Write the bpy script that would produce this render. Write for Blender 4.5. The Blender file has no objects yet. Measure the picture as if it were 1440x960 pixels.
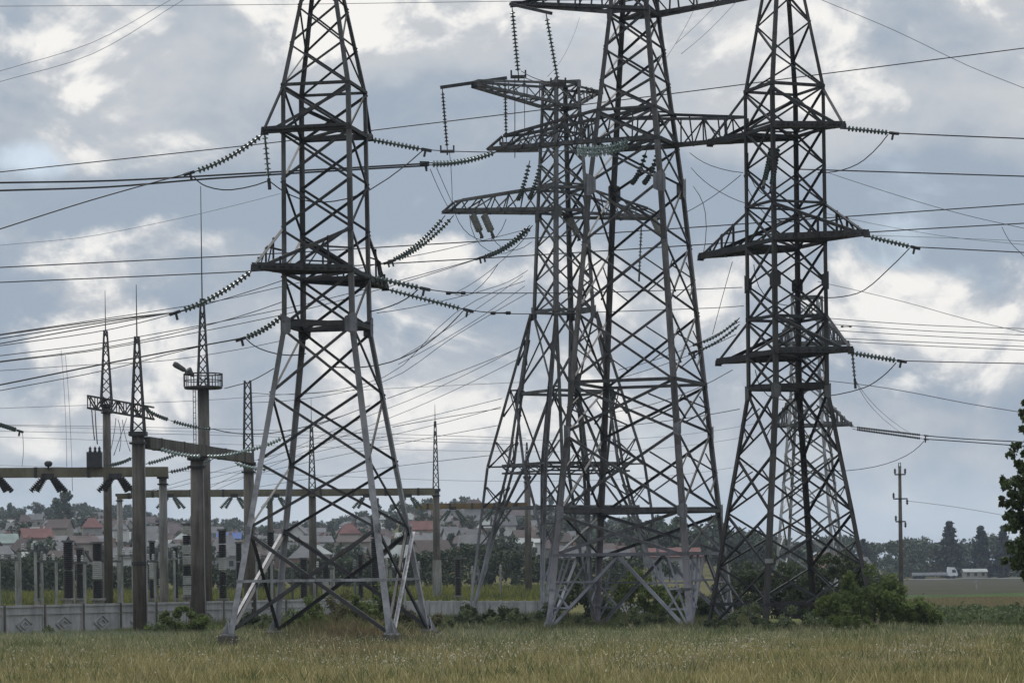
import bpy, math, random
import numpy as np
from mathutils import Vector, Matrix

random.seed(7)
rng = np.random.default_rng(11)
scene = bpy.context.scene
col = scene.collection
R = math.radians

# ------------------------------------------------------------------ camera
F = 4000.0          # focal length in photo pixels (photo is 1440 wide)
HX, HY = 720.0, 800.0   # where the level line of sight meets the photo
ROLL = R(0.72)
ZC = 4.0
cR, sR = math.cos(ROLL), math.sin(ROLL)


def P(px, py, Y):
    """point at depth Y seen at photo pixel (px, py)"""
    u, v = px - HX, HY - py
    return Vector(((u * cR + v * sR) * Y / F, Y, ZC + (-u * sR + v * cR) * Y / F))


def GX(px, Y, py=880):
    return P(px, py, Y).x


def z_at(X, Y, py):
    """height of pixel row py on a vertical line standing at (X, Y)"""
    Xp = X * F / Y
    v = HY - py
    # v = Xp*sR + Zp*cR
    return ZC + (v - Xp * sR) / cR * Y / F


cam_d = bpy.data.cameras.new('camera')
cam = bpy.data.objects.new('camera', cam_d)
col.objects.link(cam)
scene.camera = cam
cam_d.sensor_width = 36.0
cam_d.lens = F / 1440.0 * 36.0
cam_d.shift_y = (HY - 480.0) / 1440.0
cam_d.clip_end = 20000
cam.matrix_world = Matrix.Translation((0, 0, ZC)) @ Matrix.Rotation(R(90), 4, 'X') @ Matrix.Rotation(-ROLL, 4, 'Z')


# ------------------------------------------------------------------ materials
def mat(name, base, rough=0.7, metal=0.0, var=0.25, scale=1.0, col2=None, fac_lo=0.35, fac_hi=0.65, island=0.0, bump=0.0,
        spec=0.3, attr=None, transl=0.0, streak=0.0):
    m = bpy.data.materials.new(name)
    m.use_nodes = True
    nt = m.node_tree
    N, L = nt.nodes, nt.links
    b = N['Principled BSDF']
    b.inputs['Roughness'].default_value = rough
    b.inputs['Metallic'].default_value = metal
    b.inputs['Specular IOR Level'].default_value = spec
    geo = N.new('ShaderNodeNewGeometry')
    ns = N.new('ShaderNodeTexNoise')
    ns.inputs['Scale'].default_value = scale
    ns.inputs['Detail'].default_value = 6
    ns.inputs['Roughness'].default_value = 0.65
    L.new(geo.outputs['Position'], ns.inputs['Vector'])
    rp = N.new('ShaderNodeValToRGB')
    rp.color_ramp.elements[0].position = fac_lo
    rp.color_ramp.elements[1].position = fac_hi
    c2 = col2 or tuple(c * (1 - var) for c in base)
    rp.color_ramp.elements[0].color = (*c2, 1)
    rp.color_ramp.elements[1].color = (*base, 1)
    L.new(ns.outputs['Fac'], rp.inputs['Fac'])
    out = rp.outputs['Color']
    if attr:
        at = N.new('ShaderNodeAttribute')
        at.attribute_name = attr
        mx = N.new('ShaderNodeMix')
        mx.data_type = 'RGBA'
        mx.blend_type = 'MULTIPLY'
        mx.inputs[0].default_value = 1.0
        L.new(out, mx.inputs[6])
        L.new(at.outputs['Color'], mx.inputs[7])
        out = mx.outputs[2]
    if streak:
        mp = N.new('ShaderNodeMapping')
        mp.inputs['Scale'].default_value = (2.6, 2.6, 0.22)
        L.new(geo.outputs['Position'], mp.inputs['Vector'])
        n3 = N.new('ShaderNodeTexNoise')
        n3.inputs['Scale'].default_value = 1.0
        n3.inputs['Detail'].default_value = 7
        n3.inputs['Roughness'].default_value = 0.7
        L.new(mp.outputs[0], n3.inputs['Vector'])
        mr3 = N.new('ShaderNodeMapRange')
        mr3.inputs[1].default_value = 0.38
        mr3.inputs[2].default_value = 0.62
        mr3.inputs[3].default_value = 1 - streak
        mr3.inputs[4].default_value = 1 + streak * 0.5
        L.new(n3.outputs['Fac'], mr3.inputs[0])
        h3 = N.new('ShaderNodeHueSaturation')
        L.new(mr3.outputs[0], h3.inputs['Value'])
        L.new(out, h3.inputs['Color'])
        out = h3.outputs['Color']
    if island:
        hs = N.new('ShaderNodeHueSaturation')
        mr = N.new('ShaderNodeMapRange')
        mr.inputs[3].default_value = 1 - island
        mr.inputs[4].default_value = 1 + island
        L.new(geo.outputs['Random Per Island'], mr.inputs[0])
        L.new(mr.outputs[0], hs.inputs['Value'])
        L.new(out, hs.inputs['Color'])
        out = hs.outputs['Color']
    L.new(out, b.inputs['Base Color'])
    if bump:
        bp = N.new('ShaderNodeBump')
        bp.inputs['Strength'].default_value = bump
        n2 = N.new('ShaderNodeTexNoise')
        n2.inputs['Scale'].default_value = scale * 6
        L.new(geo.outputs['Position'], n2.inputs['Vector'])
        L.new(n2.outputs['Fac'], bp.inputs['Height'])
        L.new(bp.outputs['Normal'], b.inputs['Normal'])
    if transl:
        tr = N.new('ShaderNodeBsdfTranslucent')
        L.new(out, tr.inputs['Color'])
        ms = N.new('ShaderNodeMixShader')
        ms.inputs[0].default_value = transl
        L.new(b.outputs[0], ms.inputs[1])
        L.new(tr.outputs[0], ms.inputs[2])
        L.new(ms.outputs[0], N['Material Output'].inputs['Surface'])
    return m


def painted_steel(name, dark, light, z0, z1, rust=(0.058, 0.048, 0.041)):
    """weathered steel above z1, aluminium paint below z0, worn edge between"""
    m = mat(name, dark, 0.62, 0.12, 0.45, 0.9, col2=rust, fac_lo=0.3, fac_hi=0.6, streak=0.4, island=0.42)
    nt = m.node_tree
    N, L = nt.nodes, nt.links
    b = N['Principled BSDF']
    src = b.inputs['Base Color'].links[0].from_socket
    geo = N.new('ShaderNodeNewGeometry')
    sp = N.new('ShaderNodeSeparateXYZ')
    L.new(geo.outputs['Position'], sp.inputs[0])
    ns = N.new('ShaderNodeTexNoise')
    ns.inputs['Scale'].default_value = 0.55
    ns.inputs['Detail'].default_value = 8
    ns.inputs['Roughness'].default_value = 0.75
    L.new(geo.outputs['Position'], ns.inputs['Vector'])
    ad = N.new('ShaderNodeMath')
    ad.operation = 'MULTIPLY_ADD'
    ad.inputs[1].default_value = (z1 - z0) * 2.4
    L.new(ns.outputs['Fac'], ad.inputs[0])
    L.new(sp.outputs[2], ad.inputs[2])
    mr = N.new('ShaderNodeMapRange')
    mr.inputs[1].default_value = z0 + (z1 - z0) * 1.0
    mr.inputs[2].default_value = z1 + (z1 - z0) * 1.0
    L.new(ad.outputs[0], mr.inputs[0])
    mx = N.new('ShaderNodeMix')
    mx.data_type = 'RGBA'
    L.new(mr.outputs[0], mx.inputs[0])
    st = N.new('ShaderNodeValToRGB')
    st.color_ramp.elements[0].position = 0.36
    st.color_ramp.elements[1].position = 0.60
    st.color_ramp.elements[0].color = (*[c * 0.5 for c in light], 1)
    st.color_ramp.elements[1].color = (*light, 1)
    n4 = N.new('ShaderNodeTexNoise')
    n4.inputs['Scale'].default_value = 1.1
    n4.inputs['Detail'].default_value = 8
    n4.inputs['Roughness'].default_value = 0.7
    L.new(geo.outputs['Position'], n4.inputs['Vector'])
    L.new(n4.outputs['Fac'], st.inputs['Fac'])
    L.new(st.outputs['Color'], mx.inputs[6])
    L.new(src, mx.inputs[7])
    L.new(mx.outputs[2], b.inputs['Base Color'])
    return m


M = {}
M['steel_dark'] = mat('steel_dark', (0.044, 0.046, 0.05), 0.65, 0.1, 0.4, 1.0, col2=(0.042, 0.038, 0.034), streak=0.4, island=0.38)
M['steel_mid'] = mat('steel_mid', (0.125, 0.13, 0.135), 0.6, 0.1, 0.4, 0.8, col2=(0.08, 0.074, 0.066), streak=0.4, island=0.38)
M['steel_grey'] = mat('steel_grey', (0.30, 0.31, 0.33), 0.55, 0.2, 0.3, 0.8, col2=(0.19, 0.185, 0.18), streak=0.4, island=0.38)
M['steel_silver'] = mat('steel_silver', (0.36, 0.36, 0.385), 0.55, 0.15, 0.3, 1.2, col2=(0.26, 0.25, 0.25), streak=0.4)
M['gusset'] = mat('gusset', (0.22, 0.22, 0.235), 0.6, 0.2, 0.35, 1.5, streak=0.4)
M['wire'] = mat('wire', (0.03, 0.03, 0.034), 0.6, 0.3, 0.2, 1.0)
M['wire_pale'] = mat('wire_pale', (0.14, 0.145, 0.16), 0.6, 0.3, 0.2, 1.0)
M['glass_green'] = mat('glass_green', (0.085, 0.12, 0.11), 0.25, 0.0, 0.3, 2.0, col2=(0.045, 0.062, 0.058), spec=0.6)
M['glass_pale'] = mat('glass_pale', (0.30, 0.37, 0.35), 0.25, 0.0, 0.3, 2.0, col2=(0.14, 0.2, 0.19), spec=0.6)
M['porcelain_dark'] = mat('porcelain_dark', (0.03, 0.027, 0.028), 0.35, 0.0, 0.3, 2.0)
M['porcelain_white'] = mat('porcelain_white', (0.42, 0.42, 0.41), 0.4, 0.0, 0.25, 2.0)
M['concrete'] = mat('concrete', (0.26, 0.25, 0.235), 0.9, 0.0, 0.35, 0.6, bump=0.3, streak=0.42)
M['concrete_brown'] = mat('concrete_brown', (0.14, 0.125, 0.108), 0.9, 0.0, 0.35, 0.5, col2=(0.088, 0.077, 0.066), bump=0.3, streak=0.42)
M['concrete_pale'] = mat('concrete_pale', (0.30, 0.30, 0.285), 0.9, 0.0, 0.3, 0.8, streak=0.4)
M['beam_olive'] = mat('beam_olive', (0.17, 0.155, 0.115), 0.85, 0.0, 0.35, 0.5, col2=(0.10, 0.085, 0.06), streak=0.12)
M['beam_rust'] = mat('beam_rust', (0.20, 0.145, 0.07), 0.85, 0.0, 0.35, 0.5, col2=(0.12, 0.08, 0.045), streak=0.12)
M['fence'] = mat('fence', (0.42, 0.42, 0.425), 0.9, 0.0, 0.3, 0.5, col2=(0.29, 0.29, 0.285), bump=0.2, streak=0.18)
M['fence_light'] = mat('fence_light', (0.46, 0.455, 0.45), 0.9, 0.0, 0.3, 0.8, bump=0.2, streak=0.2)
M['wood_pole'] = mat('wood_pole', (0.13, 0.115, 0.10), 0.9, 0.0, 0.35, 1.0)
M['bark'] = mat('bark', (0.11, 0.09, 0.07), 0.95, 0.0, 0.4, 4.0, bump=0.5)
M['leaf_bush'] = mat('leaf_bush', (0.15, 0.185, 0.05), 0.7, 0, 0.45, 0.9, col2=(0.095, 0.13, 0.038), island=0.35, transl=0.4)
M['leaf_bush_dark'] = mat('leaf_bush_dark', (0.085, 0.108, 0.05), 0.7, 0, 0.45, 0.9, island=0.35, transl=0.25)
M['leaf_weed'] = mat('leaf_weed', (0.15, 0.175, 0.085), 0.75, 0, 0.4, 1.2, col2=(0.10, 0.125, 0.055), island=0.35, transl=0.35)
M['leaf_brown'] = mat('leaf_brown', (0.13, 0.115, 0.06), 0.8, 0, 0.4, 1.2, col2=(0.10, 0.10, 0.042), island=0.35, transl=0.3)
M['leaf_tree'] = mat('leaf_tree', (0.075, 0.105, 0.034), 0.6, 0, 0.4, 1.5, island=0.4, transl=0.25)
M['leaf_far'] = mat('leaf_far', (0.09, 0.11, 0.066), 0.8, 0, 0.4, 0.12, col2=(0.066, 0.082, 0.054), island=0.3)
M['leaf_far_light'] = mat('leaf_far_light', (0.10, 0.115, 0.06), 0.8, 0, 0.4, 0.12, island=0.3)
M['leaf_conifer'] = mat('leaf_conifer', (0.045, 0.062, 0.048), 0.8, 0, 0.4, 0.2, island=0.3)
M['leaf_hedge'] = mat('leaf_hedge', (0.06, 0.078, 0.036), 0.8, 0, 0.4, 0.25, col2=(0.042, 0.056, 0.028), island=0.3)
M['grass'] = mat('grass', (1, 1, 1), 0.9, 0, 0.25, 0.6, attr='tint', transl=0.25, spec=0.1)
M['flower'] = mat('flower', (0.42, 0.39, 0.29), 0.9, 0, 0.3, 1.0, island=0.3, spec=0.1)
M['glass_dark'] = mat('glass_dark', (0.04, 0.045, 0.05), 0.15, 0, 0.2, 1.0, spec=0.5)
M['white_paint'] = mat('white_paint', (0.72, 0.72, 0.72), 0.4, 0, 0.12, 1.0)
M['trailer'] = mat('trailer', (0.42, 0.43, 0.43), 0.5, 0.1, 0.25, 1.0)
M['rubber'] = mat('rubber', (0.03, 0.03, 0.03), 0.9, 0, 0.2, 3.0)
M['dark_box'] = mat('dark_box', (0.045, 0.045, 0.05), 0.6, 0, 0.2, 1.0)
for nm, c in dict(wall_white=(0.56, 0.56, 0.55), wall_grey=(0.30, 0.30, 0.30), wall_tan=(0.32, 0.29, 0.25), wall_yellow=(0.55, 0.47, 0.14),
                  wall_pink=(0.52, 0.30, 0.25), wall_brick=(0.30, 0.19, 0.15), roof_red=(0.20, 0.095, 0.085), roof_dullred=(0.125, 0.095, 0.088),
                  roof_brown=(0.115, 0.09, 0.08), roof_grey=(0.17, 0.17, 0.17), roof_blue=(0.10, 0.16, 0.36), roof_teal=(0.30, 0.36, 0.33),
                  roof_pale=(0.36, 0.38, 0.36)).items():
    M[nm] = mat(nm, c, 0.85, 0, 0.3, 0.35)


# ------------------------------------------------------------------ mesh collector
class MB:
    def __init__(self):
        self.v = []
        self.f = []
        self.mi = []

    def _add(self, vs, fs, mi=0):
        o = len(self.v)
        self.v.extend([tuple(a) for a in vs])
        self.f.extend([tuple(i + o for i in f) for f in fs])
        self.mi.extend([mi] * len(fs))

    def prism(self, p, q, prof_p, prof_q, mi=0):
        n = len(prof_p)
        vs = [Vector(p) + a for a in prof_p] + [Vector(q) + a for a in prof_q]
        fs = [(i, (i + 1) % n, n + (i + 1) % n, n + i) for i in range(n)]
        fs += [tuple(range(n - 1, -1, -1)), tuple(range(n, 2 * n))]
        self._add(vs, fs, mi)

    def angle(self, p, q, w, d1, d2=None, t=None, w2=None, mi=0):
        """L section bar from p to q, flanges along d1 and d2"""
        p, q = Vector(p), Vector(q)
        ax = q - p
        if ax.length < 1e-6:
            return
        ax.normalize()
        d1 = (Vector(d1) - ax * ax.dot(Vector(d1)))
        d1.normalize()
        if d2 is None:
            d2 = ax.cross(d1)
        else:
            d2 = Vector(d2) - ax * ax.dot(Vector(d2))
            d2 -= d1 * d1.dot(d2)
            if d2.length < 1e-6:
                d2 = ax.cross(d1)
        d2.normalize()
        t = t or w * 0.14
        w2 = w2 or w
        prof = [Vector((0, 0, 0)), d1 * w, d1 * w + d2 * t, d1 * t + d2 * t, d1 * t + d2 * w2, d2 * w2]
        self.prism(p, q, prof, prof, mi)

    def bar(self, p, q, w, h=None, up=(0, 0, 1), w2=None, mi=0):
        p, q = Vector(p), Vector(q)
        h = h or w
        ax = (q - p).normalized()
        up = Vector(up)
        if abs(ax.dot(up)) > 0.98:
            up = Vector((0, 1, 0))
        s = ax.cross(up).normalized()
        u = s.cross(ax)
        k = (w2 or w) / w
        a = [s * w / 2 + u * h / 2, -s * w / 2 + u * h / 2, -s * w / 2 - u * h / 2, s * w / 2 - u * h / 2]
        self.prism(p, q, a, [x * k for x in a], mi)

    def box(self, c, sx, sy, sz, rz=0, mi=0):
        c = Vector(c)
        x = Vector((math.cos(rz), math.sin(rz), 0))
        y = Vector((-math.sin(rz), math.cos(rz), 0))
        z = Vector((0, 0, 1))
        a = [x * sx / 2 + y * sy / 2, -x * sx / 2 + y * sy / 2, -x * sx / 2 - y * sy / 2, x * sx / 2 - y * sy / 2]
        self.prism(c - z * sz / 2, c + z * sz / 2, a, a, mi)

    def tube(self, pts, r, n=6, mi=0, r2=None):
        pts = [Vector(p) for p in pts]
        k = len(pts)
        rings = []
        up = Vector((0, 0, 1))
        for i, p in enumerate(pts):
            ax = (pts[min(i + 1, k - 1)] - pts[max(i - 1, 0)]).normalized()
            u0 = up if abs(ax.dot(up)) < 0.98 else Vector((0, 1, 0))
            s = ax.cross(u0).normalized()
            u = s.cross(ax)
            rr = r if r2 is None else r + (r2 - r) * i / (k - 1)
            rings.append([p + (s * math.cos(a) + u * math.sin(a)) * rr for a in [2 * math.pi * j / n for j in range(n)]])
        vs = [a for rg in rings for a in rg]
        fs = []
        for i in range(k - 1):
            for j in range(n):
                fs.append((i * n + j, i * n + (j + 1) % n, (i + 1) * n + (j + 1) % n, (i + 1) * n + j))
        fs += [tuple(range(n - 1, -1, -1)), tuple(range((k - 1) * n, k * n))]
        self._add(vs, fs, mi)

    def lathe(self, p, q, prof, n=8, mi=0):
        """prof: list of (t along p->q in metres, radius)"""
        p, q = Vector(p), Vector(q)
        ax = (q - p).normalized()
        u0 = Vector((0, 0, 1)) if abs(ax.z) < 0.95 else Vector((0, 1, 0))
        s = ax.cross(u0).normalized()
        u = s.cross(ax)
        vs = []
        for t, r in prof:
            for j in range(n):
                a = 2 * math.pi * j / n
                vs.append(p + ax * t + (s * math.cos(a) + u * math.sin(a)) * r)
        k = len(prof)
        fs = [(i * n + j, i * n + (j + 1) % n, (i + 1) * n + (j + 1) % n, (i + 1) * n + j) for i in range(k - 1) for j in range(n)]
        fs += [tuple(range(n - 1, -1, -1)), tuple(range((k - 1) * n, k * n))]
        self._add(vs, fs, mi)

    def poly(self, pts, thick, nrm, mi=0):
        nrm = Vector(nrm).normalized() * thick / 2
        pts = [Vector(p) for p in pts]
        n = len(pts)
        vs = [p + nrm for p in pts] + [p - nrm for p in pts]
        fs = [tuple(range(n)), tuple(range(2 * n - 1, n - 1, -1))] + [(i, n + i, n + (i + 1) % n, (i + 1) % n) for i in range(n)]
        self._add(vs, fs, mi)

    def build(self, name, mats, parent=None, origin=None, smooth=False):
        if not isinstance(mats, (list, tuple)):
            mats = [mats]
        o0 = Vector(origin) if origin is not None else (parent.location.copy() if parent else Vector((0, 0, 0)))
        me = bpy.data.meshes.new(name)
        me.from_pydata([(a[0] - o0[0], a[1] - o0[1], a[2] - o0[2]) for a in self.v], [], self.f)
        for m in mats:
            me.materials.append(M[m] if isinstance(m, str) else m)
        if len(mats) > 1:
            me.polygons.foreach_set('material_index', self.mi)
        if smooth:
            me.polygons.foreach_set('use_smooth', [True] * len(me.polygons))
        me.update()
        ob = bpy.data.objects.new(name, me)
        col.objects.link(ob)
        if parent:
            ob.parent = parent
            # everything is parented to unrotated empties: local = world - parent's world location
            pw = parent.get('_w', None)
        else:
            ob.location = o0
        return ob


def tag(o, label=None, cat=None, group=None, kind=None):
    if label:
        o['label'] = label
    if cat:
        o['category'] = cat
    if group:
        o['group'] = group
    if kind:
        o['kind'] = kind
    return o


def thing(name, label, cat, loc, group=None):
    o = bpy.data.objects.new(name, None)
    o.empty_display_size = 0.3
    o.location = loc
    col.objects.link(o)
    return tag(o, label, cat, group)


def sub(mb, name, mats, part, root, smooth=False):
    """a sub-part under a part mesh (the part sits at its root's origin)"""
    ob = mb.build(name, mats, None, origin=root.location, smooth=smooth)
    ob.location = (0, 0, 0)
    ob.parent = part
    return ob


def clone(o, loc=None, parent=None, label=None):
    c = o.copy()
    col.objects.link(c)
    if parent:
        c.parent = parent
    if loc is not None:
        c.location = loc
    if label:
        c['label'] = label
    for ch in o.children:
        clone(ch, None, c)
    return c


# ------------------------------------------------------------------ terrain
def sstep(a, b, x):
    t = np.clip((x - a) / (b - a), 0, 1)
    return t * t * (3 - 2 * t)


HY_, HZ_ = [0, 450, 520, 620, 800, 1100, 1400, 1600, 2600, 9000], [0, 0, 0.8, 3.5, 8.5, 19, 29, 33, 33, 33]


def height(x, y):
    x = np.asarray(x, float)
    y = np.asarray(y, float)
    s = x / np.maximum(y, 1) * F + 720
    L = 1 - sstep(860, 1160, s)
    Li = 1 - sstep(740, 900, s)
    h = Li * 0.95 * sstep(236, 300, y)
    h = h + np.interp(y, HY_, HZ_) * L * (0.82 + 0.18 * np.sin(s * 0.011 + 0.6))
    h = h + (1 - L) * (-1.5 * sstep(300, 900, y) + 2.5 * sstep(1050, 1600, y))
    h = h + 0.10 * np.sin(x * 0.21) * np.sin(y * 0.17 + 1.0)
    return h


def H(x, y):
    return float(height(x, y))


def G(px, Y):
    """ground point under photo column px at depth Y"""
    x = GX(px, Y)
    return Vector((x, Y, H(x, Y)))


def grid_sheet(name, xs_fn, ys, nx, dz, m, kind='structure', label=None):
    vs, fs = [], []
    for y in ys:
        x0, x1 = xs_fn(y)
        X = np.linspace(x0, x1, nx)
        Z = height(X, np.full(nx, y)) + dz
        vs.extend(zip(X.tolist(), [float(y)] * nx, Z.tolist()))
    for i in range(len(ys) - 1):
        for j in range(nx - 1):
            a = i * nx + j
            fs.append((a, a + 1, a + nx + 1, a + nx))
    me = bpy.data.meshes.new(name)
    me.from_pydata(vs, [], fs)
    me.materials.append(m)
    me.polygons.foreach_set('use_smooth', [True] * len(fs))
    o = bpy.data.objects.new(name, me)
    col.objects.link(o)
    tag(o, label, None, None, kind)
    return o


M['ground'] = mat('ground', (0.13, 0.125, 0.06), 0.95, 0, 0.4, 0.06, col2=(0.10, 0.09, 0.05), spec=0.0)
M['field_tan'] = mat('field_tan', (0.24, 0.20, 0.115), 0.95, 0, 0.3, 0.15, col2=(0.17, 0.15, 0.08), spec=0.0)
M['field_brown'] = mat('field_brown', (0.082, 0.075, 0.06), 0.95, 0, 0.3, 0.04, col2=(0.06, 0.064, 0.044), spec=0.0)
M['field_green'] = mat('field_green', (0.085, 0.12, 0.055), 0.95, 0, 0.3, 0.2, spec=0.0)
M['yard_grass'] = mat('yard_grass', (0.15, 0.16, 0.05), 0.95, 0, 0.35, 0.25, col2=(0.075, 0.085, 0.035), spec=0.0)
M['asphalt'] = mat('asphalt', (0.14, 0.14, 0.14), 0.9, 0, 0.2, 0.3)

ys = np.concatenate([np.linspace(10, 300, 60), np.linspace(310, 1700, 80), np.linspace(1800, 9000, 12)])
grid_sheet('ground', lambda y: (-0.34 * y - 60, 0.34 * y + 60), ys, 90, 0.0, M['ground'])
grid_sheet('meadow', lambda y: (GX(1030, y), 0.335 * y + 30), np.linspace(172, 262, 20), 12, 0.03, mat('meadow', (0.15, 0.16, 0.07), 0.95, 0, 0.35, 0.2, spec=0.0))
grid_sheet('stubble_field', lambda y: (GX(1060, y), 0.335 * y + 30), np.linspace(238, 318, 16), 12, 0.07, M['field_tan'])
grid_sheet('crop_strip', lambda y: (GX(1080, y), 0.335 * y + 30), np.linspace(318.4, 372, 10), 12, 0.08, M['field_green'])
grid_sheet('ploughed_field', lambda y: (GX(1060, y), 0.335 * y + 30), np.linspace(372.4, 960, 60), 12, 0.09, M['field_brown'])
grid_sheet('highway', lambda y: (GX(1040, y), 0.335 * y + 30), np.linspace(966, 1012, 8), 30, 0.25, M['asphalt'])
grid_sheet('substation_yard', lambda y: (-0.3 * y, GX(800, y)), np.linspace(238, 440, 30), 40, 0.05, M['yard_grass'])


# ------------------------------------------------------------------ lattice towers
class Tower:
    def __init__(self, name, label, Yc, base_px, base_py, levels, ratio, order, lean=0.0, group=None):
        """levels: list of (photo row, half spread in px of the outer corners); order 'R' nearest corner right of the axis, 'L' left"""
        self.Y = Yc
        self.X = GX(base_px, Yc, base_py)
        self.lv = [(z_at(self.X, Yc, py), p * Yc / F) for py, p in levels]
        self.lv.sort()
        self.q = ratio
        self.order = order
        self.root = thing(name, label, 'pylon', (self.X, Yc, H(self.X, Yc)), group)

    def z(self, py):
        return z_at(self.X, self.Y, py)

    def p(self, z):
        return float(np.interp(z, [a for a, b in self.lv], [b for a, b in self.lv]))

    def corner(self, i, z):
        p = self.p(z)
        q = p * self.q
        if self.order == 'R':     # nearest, left, far, right
            c = [(q, -p), (-p, -q), (-q, p), (p, q)][i % 4]
        else:                     # nearest, left, far, right
            c = [(-q, -p), (-p, q), (q, p), (p, -q)][i % 4]
        return Vector((self.X + c[0], self.Y + c[1], z))

    def fnorm(self, i, z):
        a, b = self.corner(i, z), self.corner(i + 1, z)
        d = b - a
        n = Vector((d.y, -d.x, 0))
        mid = (a + b) / 2 - Vector((self.X, self.Y, z))
        if n.dot(mid) < 0:
            n = -n
        return n.normalized()

    def legs(self, zs, w, m, wtop=None):
        for i in range(4):
            mb = MB()
            k = len(zs) - 1
            for a in range(k):
                p, q = self.corner(i, zs[a]), self.corner(i, zs[a + 1])
                ww = w + ((wtop or w) - w) * a / max(1, k - 1)
                d1 = self.corner(i + 1, zs[a]) - p
                d2 = self.corner(i - 1, zs[a]) - p
                mb.angle(p, q, ww, d1, d2)
            mb.build('leg', m, self.root)

    def bracing(self, zs, w, m, kinds='X', horiz=(), redundant=0, faces=(0, 1, 2, 3), name='bracing', zig=()):
        for i in faces:
            mb = MB()
            for a in range(len(zs) - 1):
                z0, z1 = zs[a], zs[a + 1]
                A, B = self.corner(i, z0), self.corner(i + 1, z0)
                C, D = self.corner(i, z1), self.corner(i + 1, z1)
                n = self.fnorm(i, z0)
                k = kinds[a] if len(kinds) > 1 else kinds
                if k in 'Xx' and i in zig:
                    k = 'Z' if (a + i) % 2 else 'z'
                o1, o2 = -n * 0.02, -n * (w * 0.5 + 0.03)
                if k in 'Xx':
                    mb.angle(A + o1, D + o1, w, n.cross((D - A)), -n)
                    mb.angle(B + o2, C + o2, w, n.cross((C - B)), -n)
                    if k == 'X' and redundant:
                        # short members from the X to the legs
                        Xc = (A + B + C + D) / 4
                        for (l0, l1, e) in ((A, C, A), (A, C, C), (B, D, B), (B, D, D)):
                            ml = (l0 + l1) / 2
                            md = (e + Xc) / 2 * 1.0
                            mb.angle(ml + o1, md + o1, w * 0.6, n.cross(md - ml), -n)
                elif k == 'K':
                    Mm = (C + D) / 2
                    mb.angle(A + o1, Mm + o1, w, n.cross(Mm - A), -n)
                    mb.angle(B + o2, Mm + o2, w, n.cross(Mm - B), -n)
                    for L0, L1 in ((A, C), (B, D)):
                        prev = None
                        for t in (0.33, 0.66):
                            ml = L0.lerp(L1, t)
                            md = L0.lerp(Mm, t)
                            mb.angle(ml + o1, md + o1, w * 0.6, n.cross(md - ml), -n)
                            if prev is not None:
                                mb.angle(prev + o1, ml + o1, w * 0.6, n.cross(ml - prev), -n)
                            prev = md
                elif k == 'Z':
                    mb.angle(A + o1, D + o1, w, n.cross(D - A), -n)
                elif k == 'z':
                    mb.angle(B + o1, C + o1, w, n.cross(C - B), -n)
                if a in horiz:
                    mb.angle(A + o1 * 2, B + o1 * 2, w, (0, 0, 1), -n)
            mb.build(name, m, self.root)

    def ring(self, z, w, m, cross=False, name='ring_frame'):
        mb = MB()
        for i in range(4):
            a, b = self.corner(i, z), self.corner(i + 1, z)
            n = self.fnorm(i, z)
            mb.angle(a + n * 0.02, b + n * 0.02, w, (0, 0, 1), -n)
        if cross:
            mb.angle(self.corner(0, z + 0.01), self.corner(2, z + 0.01), w * 0.7, (0, 0, 1))
            mb.angle(self.corner(1, z + w), self.corner(3, z + w), w * 0.7, (0, 0, 1))
        mb.build(name, m, self.root)

    def gussets(self, z, hw, hh, m, corners=(0, 1, 2, 3), name='gusset_plate'):
        for c in corners:
            mb = MB()
            p = self.corner(c, z)
            for j, fi in ((c + 1, c), (c - 1, c - 1)):
                d = (self.corner(j, z) - p).normalized()
                n = self.fnorm(fi, z)
                a = p + n * 0.035 - d * 0.05
                pts = [a + Vector((0, 0, -hh)), a + d * hw + Vector((0, 0, -hh * 0.6)), a + d * hw + Vector((0, 0, hh * 0.6)), a + Vector((0, 0, hh))]
                mb.poly(pts, 0.03, n)
            mb.build(name, m, self.root)

    def piers(self, w, h, m='concrete', top=0.25, lo=1.2, name='foundation'):
        for c in range(4):
            p = self.corner(c, self.lv[0][0])
            g = H(p.x, p.y)
            mb = MB()
            mb.prism((p.x, p.y, g - lo), (p.x, p.y, p.z - 0.06),
                     [Vector((sx * w * 0.6, sy * w * 0.6, 0)) for sx, sy in ((1, 1), (-1, 1), (-1, -1), (1, -1))],
                     [Vector((sx * w * 0.5, sy * w * 0.5, 0)) for sx, sy in ((1, 1), (-1, 1), (-1, -1), (1, -1))])
            f = mb.build(name, m, self.root)
            mb = MB()
            mb.box((p.x, p.y, p.z - 0.02), w * 0.66, w * 0.66, 0.08, rz=0.4)
            for a in range(4):
                t = a * math.pi / 2 + 0.4
                mb.poly([(p.x + math.cos(t) * w * 0.38, p.y + math.sin(t) * w * 0.38, p.z + 0.03), (p.x, p.y, p.z + 0.03), (p.x, p.y, p.z + w * 0.8)],
                        0.03, (-math.sin(t), math.cos(t), 0))
            sub(mb, 'base_plate', 'steel_grey', f, self.root)

    def arm(self, tip, face, z_lo, z_hi, m, w=0.16, bays=4, posts=False, deck=False, name='crossarm', tip_up=None):
        """pointed lattice arm from the two legs of a face out to tip"""
        tip = Vector(tip)
        tu = Vector(tip_up) if tip_up is not None else tip + Vector((0, 0, 0.12))
        A, B = self.corner(face, z_lo), self.corner(face + 1, z_lo)
        C, D = self.corner(face, z_hi), self.corner(face + 1, z_hi)
        d = (B - A).normalized()
        mb = MB()
        tA, tB = tip - d * 0.14, tip + d * 0.14
        uA, uB = tu - d * 0.14, tu + d * 0.14
        up = (0, 0, 1)
        mb.angle(A, tA, w * (1.9 if deck else 1.3), up, d, t=0.06)
        mb.angle(B, tB, w * (1.9 if deck else 1.3), up, -d, t=0.06)
        mb.angle(C, uA, w, (0, 0, -1), d)
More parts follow.
